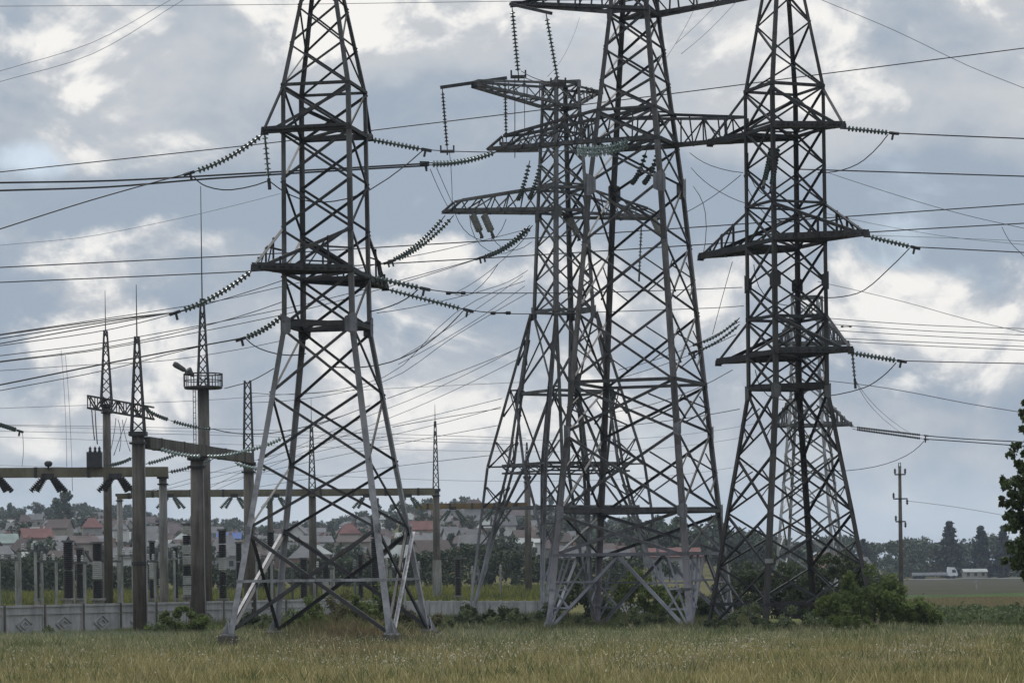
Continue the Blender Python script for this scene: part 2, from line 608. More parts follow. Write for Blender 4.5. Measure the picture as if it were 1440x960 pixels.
        mb.angle(D, uB, w, (0, 0, -1), -d)
        for k in range(bays):
            t0, t1 = k / bays, (k + 1) / bays
            a0, b0, a1, b1 = A.lerp(tA, t0), B.lerp(tB, t0), A.lerp(tA, t1), B.lerp(tB, t1)
            c0, d0, c1, d1 = C.lerp(uA, t0), D.lerp(uB, t0), C.lerp(uA, t1), D.lerp(uB, t1)
            # floor lacing
            if k % 2 == 0:
                mb.angle(a0, b1, w * 0.6, up)
            else:
                mb.angle(b0, a1, w * 0.6, up)
            if k:
                mb.angle(a0, b0, w * 0.6, up)
            if deck:
                for tt in (0.2, 0.5, 0.8):
                    p0, p1 = a0.lerp(a1, tt), b0.lerp(b1, tt)
                    mb.bar(p0 + Vector((0, 0, 0.16)), p1 + Vector((0, 0, 0.16)), 0.42, 0.06)
            if posts and k:
                mb.angle(a0, c0, w * 0.6, d)
                mb.angle(b0, d0, w * 0.6, d)
            if posts and k in (1, bays - 2):
                mb.angle(a1, c0, w * 0.45, d)
                mb.angle(b1, d0, w * 0.45, d)
        if posts:
            for L0, L1, U0, U1 in ((A, tA, C, uA), (B, tB, D, uB)):
                r0 = L0.lerp(U0, 0.5)
                r1 = L0.lerp(L1, 0.5).lerp(U0.lerp(U1, 0.5), 1.0)
                mb.angle(r0, r1, w * 0.5, up)
        o = mb.build(name, m, self.root)
        mb = MB()
        mb.poly([tip + d * 0.22 + Vector((0, 0, -0.12)), tip - d * 0.22 + Vector((0, 0, -0.12)), tip - d * 0.18 + Vector((0, 0, 0.25)), tip + d * 0.18 + Vector((0, 0, 0.25))],
                0.05, d.cross(Vector((0, 0, 1))))
        sub(mb, 'tip_plate', 'steel_dark', o, self.root)
        return o

    def box_arm(self, face, z_lo, z_hi, tip_lo, tip_hi, m, w=0.16, bays=5, half=0.5, name='crossarm'):
        """deep lattice arm with blunt end"""
        A, B = self.corner(face, z_lo), self.corner(face + 1, z_lo)
        C, D = self.corner(face, z_hi), self.corner(face + 1, z_hi)
        d = (B - A).normalized()
        tl, th = Vector(tip_lo), Vector(tip_hi)
        E, Fv, Gv, Hv = tl - d * half, tl + d * half, th - d * half, th + d * half
        mb = MB()
        up = (0, 0, 1)
        for s, e, ww in ((A, E, 1.5), (B, Fv, 1.5), (C, Gv, 1.1), (D, Hv, 1.1), (Gv, E, 1.0), (Hv, Fv, 1.0), (E, Fv, 1.3), (Gv, Hv, 1.0)):
            mb.angle(s, e, w * ww * 0.85, up if abs((e - s).normalized().z) < .9 else d, None)
        for k in range(bays):
            t0, t1 = k / bays, (k + 1) / bays
            a0, b0, a1, b1 = A.lerp(E, t0), B.lerp(Fv, t0), A.lerp(E, t1), B.lerp(Fv, t1)
            c0, d0, c1, d1 = C.lerp(Gv, t0), D.lerp(Hv, t0), C.lerp(Gv, t1), D.lerp(Hv, t1)
            for (s, e) in (((a0, c1), (b0, d1)) if k % 2 else ((c0, a1), (d0, b1))):
                mb.angle(s, e, w * 0.5, d)
            for (s, e) in ((a1, c1), (b1, d1)):
                mb.angle(s, e, w * 0.5, d)
            mb.angle(a1, b1, w * 0.5, up)
            if k % 2:
                mb.angle(a0, b1, w * 0.5, up)
        return mb.build(name, m, self.root)


# ---- the left tower -------------------------------------------------------
M['t1_leg'] = painted_steel('t1_leg', (0.105, 0.107, 0.11), (0.36, 0.36, 0.38), 11.0, 19.0)
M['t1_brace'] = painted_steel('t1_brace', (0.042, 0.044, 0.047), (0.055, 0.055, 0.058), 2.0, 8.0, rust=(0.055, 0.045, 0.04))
T1 = Tower('pylon', 'lattice pylon nearest the concrete portals, standing apart on pale silver lower legs', 152, 466, 905,
           [(888, 136), (745, 111), (650, 94), (556, 77.5), (462, 61), (390, 60), (127, 58), (-125, 5)], 0.67, 'R')
zt = T1.z
L1 = [888, 745, 650, 556, 462, 390, 325, 258, 190, 127]
T1.legs([zt(v) for v in L1 + [85, 40, -10, -125]], 0.30, 't1_leg', 0.2)
T1.bracing([zt(v) for v in L1[1:]], 0.135, 't1_brace', 'X', horiz=(4, 7), zig=(1, 3))
T1.bracing([zt(v) for v in L1[:2]], 0.19, 't1_brace', 'X', name='foot_bracing')
T1.bracing([zt(v) for v in (127, 66, 12, -40, -90, -125)], 0.1, 'steel_dark', 'x', name='peak_bracing', zig=(1, 3))
T1.ring(zt(127), 0.16, 'steel_dark')
T1.ring(zt(190), 0.2, 'steel_dark', True)
T1.ring(zt(389), 0.22, 'steel_dark', True)
T1.ring(zt(462), 0.26, 'steel_dark', True)
T1.ring(zt(817), 0.14, 'steel_grey')
T1.gussets(zt(460), 0.55, 0.62, 'gusset')
T1.gussets(zt(745), 0.25, 0.3, 'gusset')
T1.piers(0.95, 0.5, 'concrete_brown')
# silver diagonals on the two side faces, foot to the second node
for c, j in ((1, 2), (0, 3)):
    mb = MB()
    n_ = T1.fnorm(1 if c else 3, zt(800))
    a, b = T1.corner(c, zt(886)) + n_ * 0.05, T1.corner(j, zt(748)) + n_ * 0.05
    mb.angle(a, b, 0.17, n_.cross(b - a), n_)
    mb.build('leg_stay', 'steel_silver', T1.root)
tip_T1_UL = P(372, 187, 149.5)
tip_T1_UR = P(520, 196, 157)
tip_T1_LL = P(358, 378, 147)
tip_T1_LR = P(542, 406, 158)
T1.arm(tip_T1_UL, 0, zt(190), zt(129), 'steel_dark', 0.17, 4, deck=True)
T1.arm(tip_T1_UR, 2, zt(192), zt(140), 'steel_dark', 0.17, 3, deck=True)
T1.arm(tip_T1_LL, 0, zt(388), zt(325), 'steel_dark', 0.18, 4, posts=True, deck=True)
T1.arm(tip_T1_LR, 2, zt(392), zt(328), 'steel_dark', 0.18, 4, posts=True, deck=True)

# ---- the tall central tower ------------------------------------------------
M['t2_leg'] = painted_steel('t2_leg', (0.105, 0.102, 0.103), (0.38, 0.36, 0.39), 3.0, 8.0)
M['t2_brace'] = painted_steel('t2_brace', (0.058, 0.06, 0.064), (0.33, 0.33, 0.37), 3.0, 7.5)
T2 = Tower('pylon', 'tallest and widest lattice pylon, in the middle, with big square gusset plates', 178, 903, 889,
           [(889, 137), (580, 103), (262, 70), (0, 35), (-160, 22), (-330, 4)], 0.46, 'R')
zt = T2.z
L2 = [540, 440, 345, 262, 205, 160, 118, 70, 22]
T2.legs([zt(v) for v in [889, 781, 721, 630] + L2 + [-30, -80, -160, -330]], 0.36, 't2_leg', 0.24)
T2.bracing([zt(v) for v in L2[:3]], 0.14, 't2_brace', 'X', redundant=1, name='middle_bracing')
T2.bracing([zt(v) for v in L2[2:] + [-30, -80, -160, -240, -330]], 0.14, 't2_brace', 'X', horiz=(2,))
T2.bracing([zt(v) for v in (721, 610, 540)], 0.16, 't2_brace', 'XX', horiz=(0, 2), redundant=1, name='lower_bracing')
T2.bracing([zt(v) for v in (889, 781, 721)], 0.19, 't2_brace', 'KX', horiz=(1,), name='foot_bracing')
for v, w, x in ((541, 0.2, False), (721, 0.22, True), (781, 0.16, False), (205, 0.24, True), (160, 0.16, True), (22, 0.2, True)):
    T2.ring(zt(v), w, 't2_brace', x)
T2.gussets(zt(264), 0.62, 0.75, 'gusset')
T2.gussets(zt(720), 0.5, 0.5, 'gusset')
T2.gussets(zt(608), 0.4, 0.45, 'gusset')
T2.gussets(zt(22), 0.35, 0.35, 'steel_mid')
T2.piers(1.0, 0.4)
# fan of slim members down to each foot
for c in range(4):
    mb = MB()
    foot = T2.corner(c, zt(886))
    for j in (c + 1, c - 1):
        for t in (0.14, 0.28):
            q = T2.corner(c, zt(781)).lerp(T2.corner(j, zt(781)), t)
            mb.angle(foot, q, 0.13, (0, 1, 0))
            mb.angle(foot.lerp(q, 0.55), T2.corner(c, zt(886)).lerp(T2.corner(c, zt(781)), 0.55), 0.1, (0, 0, 1))
    mb.build('leg_stay', 't2_brace', T2.root)
T2.box_arm(0, zt(204), zt(160), P(700, 211, 181), P(722, 192, 181), 't2_brace', 0.19, 6, 0.7)
T2.box_arm(2, zt(204), zt(160), P(1036, 199, 175.5), P(1034, 168, 175.5), 't2_brace', 0.19, 5, 0.7)
T2.arm(P(722, 8, 180), 0, zt(22), zt(-28), 't2_brace', 0.19, 6, posts=True)
T2.arm(P(1080, -5, 176), 2, zt(22), zt(-28), 't2_brace', 0.19, 6, posts=True)
mb = MB()
mb.bar(P(718, 6, 180), P(775, 19, 177), 0.22, 0.2)
mb.build('spreader_bar', 'steel_dark', T2.root)

# ---- the tower just behind it ------------------------------------------------
M['t3_steel'] = painted_steel('t3_steel', (0.115, 0.118, 0.122), (0.40, 0.41, 0.44), 4.0, 10.0)
T3 = Tower('pylon', 'narrow-waisted lattice pylon on spread spindle legs, just left of the tallest pylon', 203, 798, 879,
           [(880, 44), (440, 44), (300, 37), (128, 27), (118, 27)], 0.28, 'L')
zt = T3.z
L3 = [440, 395, 347, 300, 262, 230, 190, 153, 120]
T3.legs([zt(v) for v in L3], 0.3, 't3_steel', 0.24)
T3.bracing([zt(v) for v in L3], 0.125, 't3_steel', 'X', horiz=(3, 4, 6), redundant=0)
for v in (440, 300, 268, 153, 120):
    T3.ring(zt(v), 0.2, 't3_steel', True)
T3.gussets(zt(302), 0.55, 0.5, 'steel_mid')
T3.gussets(zt(440), 0.45, 0.5, 'steel_mid')
T3.gussets(zt(120), 0.3, 0.3, 'gusset')


def spindle_leg(T, c, foot_p, mid_out, z_top, z_mid, z_foot):
    """three-chord lattice leg: thin at waist and foot, widest at mid height; with its lacing as a child"""
    top = T.corner(c, z_top)
    ctr = Vector((T.X, T.Y, 0))
    dirv = Vector((top.x - ctr.x, top.y - ctr.y, 0)).normalized()
    side = Vector((-dirv.y, dirv.x, 0))
    foot = ctr + dirv * foot_p
    foot.z = z_foot
    tc = top
    mid = tc.lerp(foot, (z_top - z_mid) / (z_top - z_foot))
    mid.z = z_mid
    offs = [dirv * mid_out * 0.55, -dirv * mid_out * 0.45 + side * mid_out * 0.42, -dirv * mid_out * 0.45 - side * mid_out * 0.42]
    mb, lb = MB(), MB()
    n1, n2 = 6, 8
    ch = []
    for o in offs:
        pts = [tc.lerp(mid + o, k / n1) for k in range(n1 + 1)] + [(mid + o).lerp(foot + o * 0.06, k / n2) for k in range(1, n2 + 1)]
        for a, b in ((0, n1), (n1, n1 + n2)):
            mb.angle(pts[a], pts[b], 0.2, dirv, side)
        ch.append(pts)
    for k in range(1, n1 + n2):
        for i in range(3):
            a, b = ch[i], ch[(i + 1) % 3]
            mb.angle(a[k], b[min(k + 1, n1 + n2)] if k % 2 else b[max(k - 1, 0)], 0.085, side)
            if k in (n1, 3, 9):
                mb.angle(a[k], b[k], 0.1, (0, 0, 1))
    o = mb.build('leg', 't3_steel', T.root)
    return mid, foot, dirv


zF = H(T3.X, T3.Y) + 0.15
mids, feet3 = [], []
for c in range(4):
    md, ft, dv = spindle_leg(T3, c, 142 * 203 / F, 1.75, zt(440), zt(655), zF)
    mids.append(md)
    feet3.append(ft)
mb = MB()
for i in range(4):
    a, b = mids[i], mids[(i + 1) % 4]
    mb.angle(a, b, 0.2, (0, 0, 1))
    mb.angle(a + Vector((0, 0, -0.5)), b + Vector((0, 0, -0.5)), 0.13, (0, 0, 1))
    for k in range(6):
        p, q = a.lerp(b, k / 6), a.lerp(b, (k + 1) / 6)
        mb.angle(p + Vector((0, 0, -0.5 * (k % 2))), q + Vector((0, 0, -0.5 * ((k + 1) % 2))), 0.08, (0, 0, 1))
mb.build('tie_frame', 't3_steel', T3.root)
for zz, f, w in ((540, 0.53, 0.2), (715, 0, 0.16)):
    mb = MB()
    for i in range(4):
        if f:
            a, b = T3.corner(i, zt(440)).lerp(mids[i], f), T3.corner(i + 1, zt(440)).lerp(mids[(i + 1) % 4], f)
        else:
            a, b = mids[i].lerp(feet3[i], 0.27), mids[(i + 1) % 4].lerp(feet3[(i + 1) % 4], 0.27)
        mb.angle(a, b, w, (0, 0, 1))
    mb.build('ring_frame', 't3_steel', T3.root)
for i in range(4):
    mb = MB()
    j = (i + 1) % 4
    mm = (mids[i] + mids[j]) / 2
    a, b = T3.corner(i, zt(540)), T3.corner(j, zt(540))
    wa, wb = T3.corner(i, zt(440)).lerp(mids[i], 0.53), T3.corner(j, zt(440)).lerp(mids[j], 0.53)
    mb.angle(wa, mm, 0.16, (0, 0, 1))
    mb.angle(wb, mm, 0.16, (0, 0, 1))
    la, lb_ = mids[i].lerp(feet3[i], 0.5), mids[j].lerp(feet3[j], 0.5)
    mb.angle(mm, la, 0.15, (0, 0, 1))
    mb.angle(mm, lb_, 0.15, (0, 0, 1))
    mb.angle(wa, T3.corner(j, zt(440)), 0.14, (0, 0, 1))
    mb.angle(wb, T3.corner(i, zt(440)), 0.14, (0, 0, 1))
    mb.build('bracing', 't3_steel', T3.root)
for ft in feet3:
    mb = MB()
    mb.bar((ft.x, ft.y, zF - 1.4), (ft.x, ft.y, zF), 0.95, 0.95, w2=0.75)
    mb.build('foundation', 'concrete', T3.root)
T3.box_arm(0, zt(300), zt(266), P(628, 299, 199.5), P(645, 284, 199.5), 't3_steel', 0.19, 6, 0.6)
T3.box_arm(2, zt(304), zt(268), P(928, 309, 206.5), P(905, 296, 206.5), 't3_steel', 0.19, 5, 0.6)
T3.box_arm(0, zt(150), zt(122), P(668, 122, 200), P(668, 116, 200), 't3_steel', 0.17, 5, 0.4)
T3.arm(P(846, 131, 206), 2, zt(150), zt(122), 't3_steel', 0.17, 4, posts=True)
T3.box_arm(2, zt(212), zt(165), P(833, 212, 205.5), P(833, 176, 205.5), 't3_steel', 0.15, 3, 0.5)
T3.box_arm(0, zt(212), zt(190), P(703, 212, 200.5), P(712, 204, 200.5), 't3_steel', 0.15, 4, 0.5)
mb = MB()
mb.bar(P(621, 123, 198), P(711, 110, 203), 0.28, 0.24)
mb.build('spreader_bar', 'steel_dark', T3.root)

# ---- the right tower -----------------------------------------------------------
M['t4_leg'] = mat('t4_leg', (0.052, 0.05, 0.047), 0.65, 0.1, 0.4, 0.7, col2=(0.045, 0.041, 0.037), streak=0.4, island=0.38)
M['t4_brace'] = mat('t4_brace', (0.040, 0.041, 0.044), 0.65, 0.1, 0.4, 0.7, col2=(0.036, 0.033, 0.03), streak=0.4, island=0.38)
T4 = Tower('pylon', 'dark lattice pylon on the right with three pairs of arms and a pointed peak', 172, 1112, 888,
           [(888, 117), (796, 100), (720, 87), (640, 72), (548, 56), (127, 55), (-140, 4)], 0.41, 'L')
zt = T4.z
L4 = [888, 796, 720, 640, 548, 497, 450, 400, 345, 290, 235, 180, 127]
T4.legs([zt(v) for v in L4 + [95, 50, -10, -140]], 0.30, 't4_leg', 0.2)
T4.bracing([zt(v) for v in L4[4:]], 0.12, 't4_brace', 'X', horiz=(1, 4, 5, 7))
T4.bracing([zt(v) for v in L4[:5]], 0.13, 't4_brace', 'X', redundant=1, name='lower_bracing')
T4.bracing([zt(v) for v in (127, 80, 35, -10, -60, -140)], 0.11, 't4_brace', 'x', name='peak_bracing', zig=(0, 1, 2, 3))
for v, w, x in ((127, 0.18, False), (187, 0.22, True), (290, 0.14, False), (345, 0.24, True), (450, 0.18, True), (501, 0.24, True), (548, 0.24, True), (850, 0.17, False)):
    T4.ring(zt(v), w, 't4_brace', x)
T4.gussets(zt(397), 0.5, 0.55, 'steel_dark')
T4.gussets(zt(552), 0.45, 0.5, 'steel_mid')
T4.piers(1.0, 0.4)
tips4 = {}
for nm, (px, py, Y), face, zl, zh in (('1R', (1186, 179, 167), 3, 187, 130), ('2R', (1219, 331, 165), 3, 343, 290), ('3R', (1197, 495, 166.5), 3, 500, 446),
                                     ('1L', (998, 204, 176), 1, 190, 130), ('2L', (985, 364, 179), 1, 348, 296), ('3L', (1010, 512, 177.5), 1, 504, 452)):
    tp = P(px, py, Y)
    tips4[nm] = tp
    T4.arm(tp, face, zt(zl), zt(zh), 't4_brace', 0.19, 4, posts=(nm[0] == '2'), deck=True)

# ---- the pale tower far behind the right one ---------------------------------------
T5 = Tower('pylon', 'small pale grey lattice pylon half hidden behind the dark right-hand pylon', 330, 1140, 836,
           [(838, 56), (640, 36), (560, 28), (420, 24), (405, 24)], 0.55, 'R')
zt = T5.z
L5 = [838, 780, 725, 680, 640, 600, 560, 525, 490, 455, 420]
T5.legs([zt(v) for v in L5], 0.34, 'steel_grey', 0.28)
T5.bracing([zt(v) for v in L5], 0.19, 'steel_grey', 'X', horiz=(5, 8), redundant=0)
for v in (600, 485, 420):
    T5.ring(zt(v), 0.24, 'steel_mid', True)
T5.piers(1.0, 0.3)
for (px, py, Y, face, zl, zh) in ((1198, 599, 325, 3, 600, 560), (1085, 601, 336, 1, 600, 560), (1194, 485, 325, 3, 485, 443), (1092, 486, 336, 1, 485, 443)):
    T5.arm(P(px, py, Y), face, zt(zl), zt(zh), 'steel_mid', 0.26, 6, posts=True, deck=True)

# ------------------------------------------------------------------ insulator strings
LEFTOVER = []


def string(p, q, label, m='glass_green', n=None, r=0.16, sag=0.0, group=None, clamp=True, name='insulator_string', yoke=False):
    p, q = Vector(p), Vector(q)
    L = (q - p).length
    n = n or max(7, int(L / 0.27))
    root = thing(name, label, 'insulator', p, group)

    def at(t):
        return p.lerp(q, t) - Vector((0, 0, sag * 4 * t * (1 - t)))
    mb = MB()
    for k in range(n):
        t0, t1 = 0.06 + 0.88 * k / n, 0.06 + 0.88 * (k + 1) / n
        a, b = at(t0), at(t1)
        l = (b - a).length
        mb.lathe(a, b, [(0, 0.05), (l * 0.3, 0.07), (l * 0.38, r * 0.75), (l * 0.56, r * 1.12), (l * 0.62, r * 1.05), (l * 0.58, 0.06), (l, 0.045)], 8)
    mb.build('disc_stack', m, root, smooth=False)
    for t0, t1 in ((0, 0.07), (0.93, 1.0)):
        mb = MB()
        mb.tube([at(t0), at(t1)], 0.035, 5)
        mb.build('link', 'steel_dark', root)
    if yoke:
        mb = MB()
        e = at(1.0)
        mb.bar(e + Vector((-0.5, 0, -0.1)), e + Vector((0.5, 0, -0.1)), 0.14, 0.2)
        for sx in (-0.45, 0, 0.45):
            mb.bar(e + Vector((sx, 0, -0.15)), e + Vector((sx, 0, 0.32 if sx else -0.35)), 0.11, 0.11)
        mb.build('yoke', 'steel_dark', root)
    elif clamp:
        mb = MB()
        e = at(1.0)
        d = (at(1.0) - at(0.9)).normalized()
        mb.bar(e - d * 0.05, e + d * 0.55, 0.13, 0.16)
        mb.bar(e + d * 0.2, e + d * 0.1 + Vector((0, 0, -0.4)), 0.1, 0.1)
        mb.build('clamp', 'steel_dark', root)
    return root


S = string
S(tip_T1_UL, P(272, 242, 147.8), 'long tension string from the left pylon\'s upper arm, sloping down to the left', sag=0.25)
S(tip_T1_UL, P(378, 252, 150), 'insulator string hanging straight down from the left pylon\'s upper arm', 'glass_green')
S(tip_T1_UR, P(594, 210, 158.5), 'green tension string on the right side of the left pylon\'s upper arm')
S(tip_T1_LL, P(252, 438, 145), 'long tension string from the left pylon\'s lower arm, sloping down to the left', sag=0.25)
S(P(524, 390, 151), P(592, 405, 152.5), 'upper of two green tension strings right of the left pylon\'s lower arm')
S(tip_T1_LR, P(653, 435, 159.5), 'lower and longer green tension string right of the left pylon\'s lower arm')
S(P(400, 442, 151), P(344, 475, 149.5), 'tension string leaving the left pylon just above its waist plates', sag=0.15)
S(tips4['1R'] + Vector((0.05, 0, -0.05)), P(1252, 187, 168), 'topmost tension string to the right of the dark right pylon')
S(tips4['2R'] + Vector((0.05, 0, -0.05)), P(1282, 347, 166), 'tension string at the widest middle arm of the dark right pylon')
S(tips4['3R'] + Vector((0.05, 0, -0.05)), P(1263, 507, 167.5), 'lowest tension string to the right of the dark right pylon')
S(P(1198, 488, 166.6), P(1202, 533, 166.6), 'short string hanging under the lowest right arm of the dark pylon', r=0.11)
S(P(720, 10, 180), P(729, 106, 180), 'longer hanging string at the outer end of the tallest pylon\'s cut upper arm', 'glass_green', r=0.17, yoke=True)
S(P(768, 20, 177.5), P(785, 117, 177.5), 'slanting hanging string, inner one under the tallest pylon\'s upper arm', 'glass_green', r=0.15, yoke=True)
S(P(622, 125, 198), P(629, 211, 198), 'hanging string at the left end of the spreader bar on the waisted pylon', 'porcelain_dark', r=0.14, yoke=True)
S(P(710, 113, 203), P(712, 200, 203), 'hanging string at the right end of the spreader bar on the waisted pylon', 'porcelain_dark', r=0.14, yoke=True)
for dy, dz in ((0, 0), (3.0, 0.6)):
    S(P(700, 213 - dz, 181), P(602, 232 - dy, 179), 'green tension string of the close pair left of the tallest pylon\'s middle arm', 'glass_pale' if dy else 'glass_green', sag=0.25,
      group='tension pair left of the tallest pylon')
for dy in (0, 7):
    S(P(888, 196 + dy, 176), P(806, 207 + dy, 174.5), 'pale glass tension string of the pair lying across the tallest pylon\'s middle arm', 'glass_pale', sag=0.3, r=0.2,
      group='pale strings across the tallest pylon', clamp=False)
for i, (px, nm) in enumerate(((745, 'left'), (761, 'right'))):
    S(P(px, 226, 200), P(px - 18, 283 - i * 2, 198.8), 'curved green string hanging above the waisted pylon\'s lower arm, %s one of two' % nm, 'glass_green', sag=0.35, r=0.17, clamp=False)
for i, (px, nm) in enumerate(((909, 'left'), (926, 'right'))):
    S(P(px, 212, 179), P(px - 22, 259, 177.8), 'curved green string inside the tallest pylon below its middle arm, %s one of two' % nm, 'glass_green', sag=0.35, r=0.17, clamp=False)
for i, (px, nm) in enumerate(((664, 'left'), (680, 'right'))):
    S(P(px, 301, 199.8), P(px + 11, 326, 199.0), 'short fat white insulator under the waisted pylon\'s lower left arm, %s one' % nm, 'porcelain_white', r=0.26, n=7)
for i, (px, nm) in enumerate(((801, 'left'), (918, 'right'))):
    S(P(px, 306, 204), P(px + 11, 330, 203), 'short fat pale insulator under the waisted pylon\'s lower arm, %s one inside the tallest pylon' % nm, 'porcelain_white', r=0.24, n=7)
for d in (0, 1):
    S(P(626 + 12 * d, 303, 199.5), P(549 + 6 * d, 367 - 1 * d, 197.5), 'string of the double pair sloping left from the waisted pylon\'s lower arm tip', 'glass_green', sag=0.4, group='double strings at the waisted arm tip')
    S(P(745 + 4 * d, 317, 200), P(678 + 6 * d, 362 - 2 * d, 198), 'tension string of the double pair sloping left from the waisted pylon\'s body', 'glass_green', sag=0.35, group='double strings at the waisted body')
S(P(902, 318, 205), P(899, 385, 205), 'slim hanging string inside the tallest pylon, left of two', 'glass_green', r=0.12)
S(P(932, 312, 206), P(936, 390, 206), 'slim hanging string inside the tallest pylon, right of two', 'glass_green', r=0.12)
for k, (a, b) in enumerate((((1085, 235), (1075, 255)), ((1094, 230), (1085, 262)))):
    S(P(a[0], 205, 171), P(b[0], b[1], 169), 'green string hanging inside the dark right pylon under its top arm', 'glass_green', sag=0.1, group='green strings inside the right pylon')
for k in range(2):
    S(P(1040, 447 + 9 * k, 173), P(985 - 6 * k, 482 + 12 * k, 171.5), 'tension string slanting from the left side of the dark right pylon above its lowest arm', 'glass_green', sag=0.2, r=0.10, group='slanting strings left of the right pylon')
for d in (0, 1):
    S(P(1199, 600 + 3 * d, 325), P(1300, 612 + 5 * d, 318), 'dark tension string of the pair at the small pale pylon\'s lower arm', 'porcelain_dark', r=0.13, group='strings at the small pale pylon')

# ------------------------------------------------------------------ wires
EXT = 330


def wire(label, pts, Y0, Y1, r=0.026, group=None, m='wire', name='power_line'):
    r *= 1.3
    pts = [tuple(p) for p in pts]
    n = len(pts)

    def ext(a, b):
        dx, dy = a[0] - b[0], a[1] - b[1]
        l = math.hypot(dx, dy)
        return (a[0] + dx / l * EXT, a[1] + dy / l * EXT)
    off = lambda p: p[0] <= 3 or p[0] >= 1437 or p[1] <= 3
    ys_ = None
    if off(pts[0]):
        pts = [ext(pts[0], pts[1])] + pts
    if off(pts[-1]):
        pts = pts + [ext(pts[-1], pts[-2])]
    # cumulative length, Catmull-Rom style smoothing
    d = [0]
    for a, b in zip(pts, pts[1:]):
        d.append(d[-1] + math.hypot(b[0] - a[0], b[1] - a[1]))
    out = []
    k = len(pts)
    tang = []
    for i in range(k):
        a, b = max(0, i - 1), min(k - 1, i + 1)
        tang.append(((pts[b][0] - pts[a][0]) / (d[b] - d[a]), (pts[b][1] - pts[a][1]) / (d[b] - d[a])))
    if k >= 3:
        for e, i1 in ((0, 1), (k - 1, k - 2)):
            l = d[i1] - d[e]
            ch = ((pts[i1][0] - pts[e][0]) / l, (pts[i1][1] - pts[e][1]) / l)
            tang[e] = (2 * ch[0] - tang[i1][0], 2 * ch[1] - tang[i1][1])
    for i in range(k - 1):
        l = d[i + 1] - d[i]
        steps = max(3, int(l / 28))
        for s in range(steps + (1 if i == k - 2 else 0)):
            t = s / steps
            h00, h10, h01, h11 = 2 * t**3 - 3 * t**2 + 1, t**3 - 2 * t**2 + t, -2 * t**3 + 3 * t**2, t**3 - t**2
            x = h00 * pts[i][0] + h10 * l * tang[i][0] + h01 * pts[i + 1][0] + h11 * l * tang[i + 1][0]
            y = h00 * pts[i][1] + h10 * l * tang[i][1] + h01 * pts[i + 1][1] + h11 * l * tang[i + 1][1]
            f = (d[i] + l * t) / d[-1]
            out.append(P(x, y, Y0 + (Y1 - Y0) * f))
    mb = MB()
    mb.tube(out, r, 5)
    o = mb.build(name, m, None, origin=out[0], smooth=True)
    tag(o, label, 'power line' if name == 'power_line' else 'wire', group)
    return o


W = wire
g = 'thin twin wires in the top left corner'
W('thin wire of the pair rising across the top left corner to the frame top', [(0, 100), (130, 60), (240, 0)], 150, 190, 0.012, g, 'wire_pale')
W('thin wire of the pair rising across the top left corner to the frame top', [(0, 115), (130, 76), (258, 0)], 150, 190, 0.012, g, 'wire_pale')
W('faint level wire along the very top edge above the left pylon', [(0, 9), (360, 7), (720, 2)], 240, 250, 0.02, None, 'wire_pale')
W('long dark cable rising from the left edge, behind three pylons, to the upper right edge', [(0, 242), (372, 202), (520, 184), (710, 161), (960, 130), (1144, 106), (1440, 68)], 240, 250, 0.036)
g = 'twin cables to the tallest pylon'
W('cable of the thick level pair from the left edge to the tallest pylon', [(0, 268), (150, 263), (300, 251), (602, 233)], 150, 179, 0.044, g)
W('cable of the thick level pair from the left edge to the tallest pylon', [(0, 257), (160, 254), (330, 245), (602, 230)], 150, 179, 0.044, g)
W('cable from the left pylon\'s upper left string down to the left edge', [(272, 242), (130, 281), (0, 322)], 147.8, 125, 0.026)
W('jumper loop below the left pylon\'s upper left string', [(272, 248), (290, 262), (325, 267), (378, 254)], 147.8, 150, 0.026, name='jumper_wire')
W('jumper crossing behind the left pylon between its two upper arm strings', [(378, 254), (425, 281), (470, 283), (520, 267), (594, 212)], 150, 158.5, 0.026, name='jumper_wire')
W('faint thin wire sloping up to the left pylon under its upper arm', [(0, 345), (140, 330), (395, 272)], 210, 230, 0.013, None, 'wire_pale')
W('cable leaving the left pylon\'s upper right string towards the tallest pylon', [(594, 210), (640, 213), (740, 214), (860, 208)], 158.5, 200, 0.022)
W('upper of two long level cables crossing behind the left pylon\'s lower arm', [(0, 376), (360, 358), (546, 347), (745, 335), (1000, 318), (1183, 305), (1440, 287)], 260, 260, 0.042)
W('lower of two long level cables crossing behind the left pylon\'s lower arm', [(0, 397), (340, 382), (680, 363), (1000, 343), (1215, 327), (1440, 314)], 262, 262, 0.042)
g = 'three cables from the left pylon lower string'
for k, (dy, dd) in enumerate(((0, 0), (-7, 0.8), (-12, 1.6))):
    W('one of three close cables falling left from the left pylon\'s lower left string', [(252, 438 - dy * 0.05), (150, 456 + dy * 0.5), (0, 483 + dy)], 145 + dd, 125 + dd, 0.022, g)
W('cable from the upper green string right of the left pylon\'s lower arm', [(592, 405), (640, 411), (760, 412), (880, 410), (1044, 404)], 152.5, 205, 0.022)
W('cable from the lower green string right of the left pylon, running level to the right', [(653, 435), (715, 441), (800, 440), (1000, 433), (1046, 430)], 159.5, 230, 0.022)
W('jumper from the upper green right string back to the left pylon', [(588, 407), (560, 426), (520, 438)], 152.5, 152, 0.026, name='jumper_wire')
W('long jumper from the lower green right string down behind the left pylon', [(651, 437), (620, 468), (580, 496), (533, 513), (470, 516)], 159.5, 155, 0.026, name='jumper_wire')
W('cable from the string above the left pylon\'s waist down to the left edge', [(344, 475), (170, 507), (0, 541)], 149.5, 125, 0.03)
W('jumper hanging from the string above the left pylon\'s waist', [(346, 476), (365, 490), (400, 499), (430, 497)], 149.5, 152, 0.024, name='jumper_wire')
g = 'twin cables behind the left pylon'
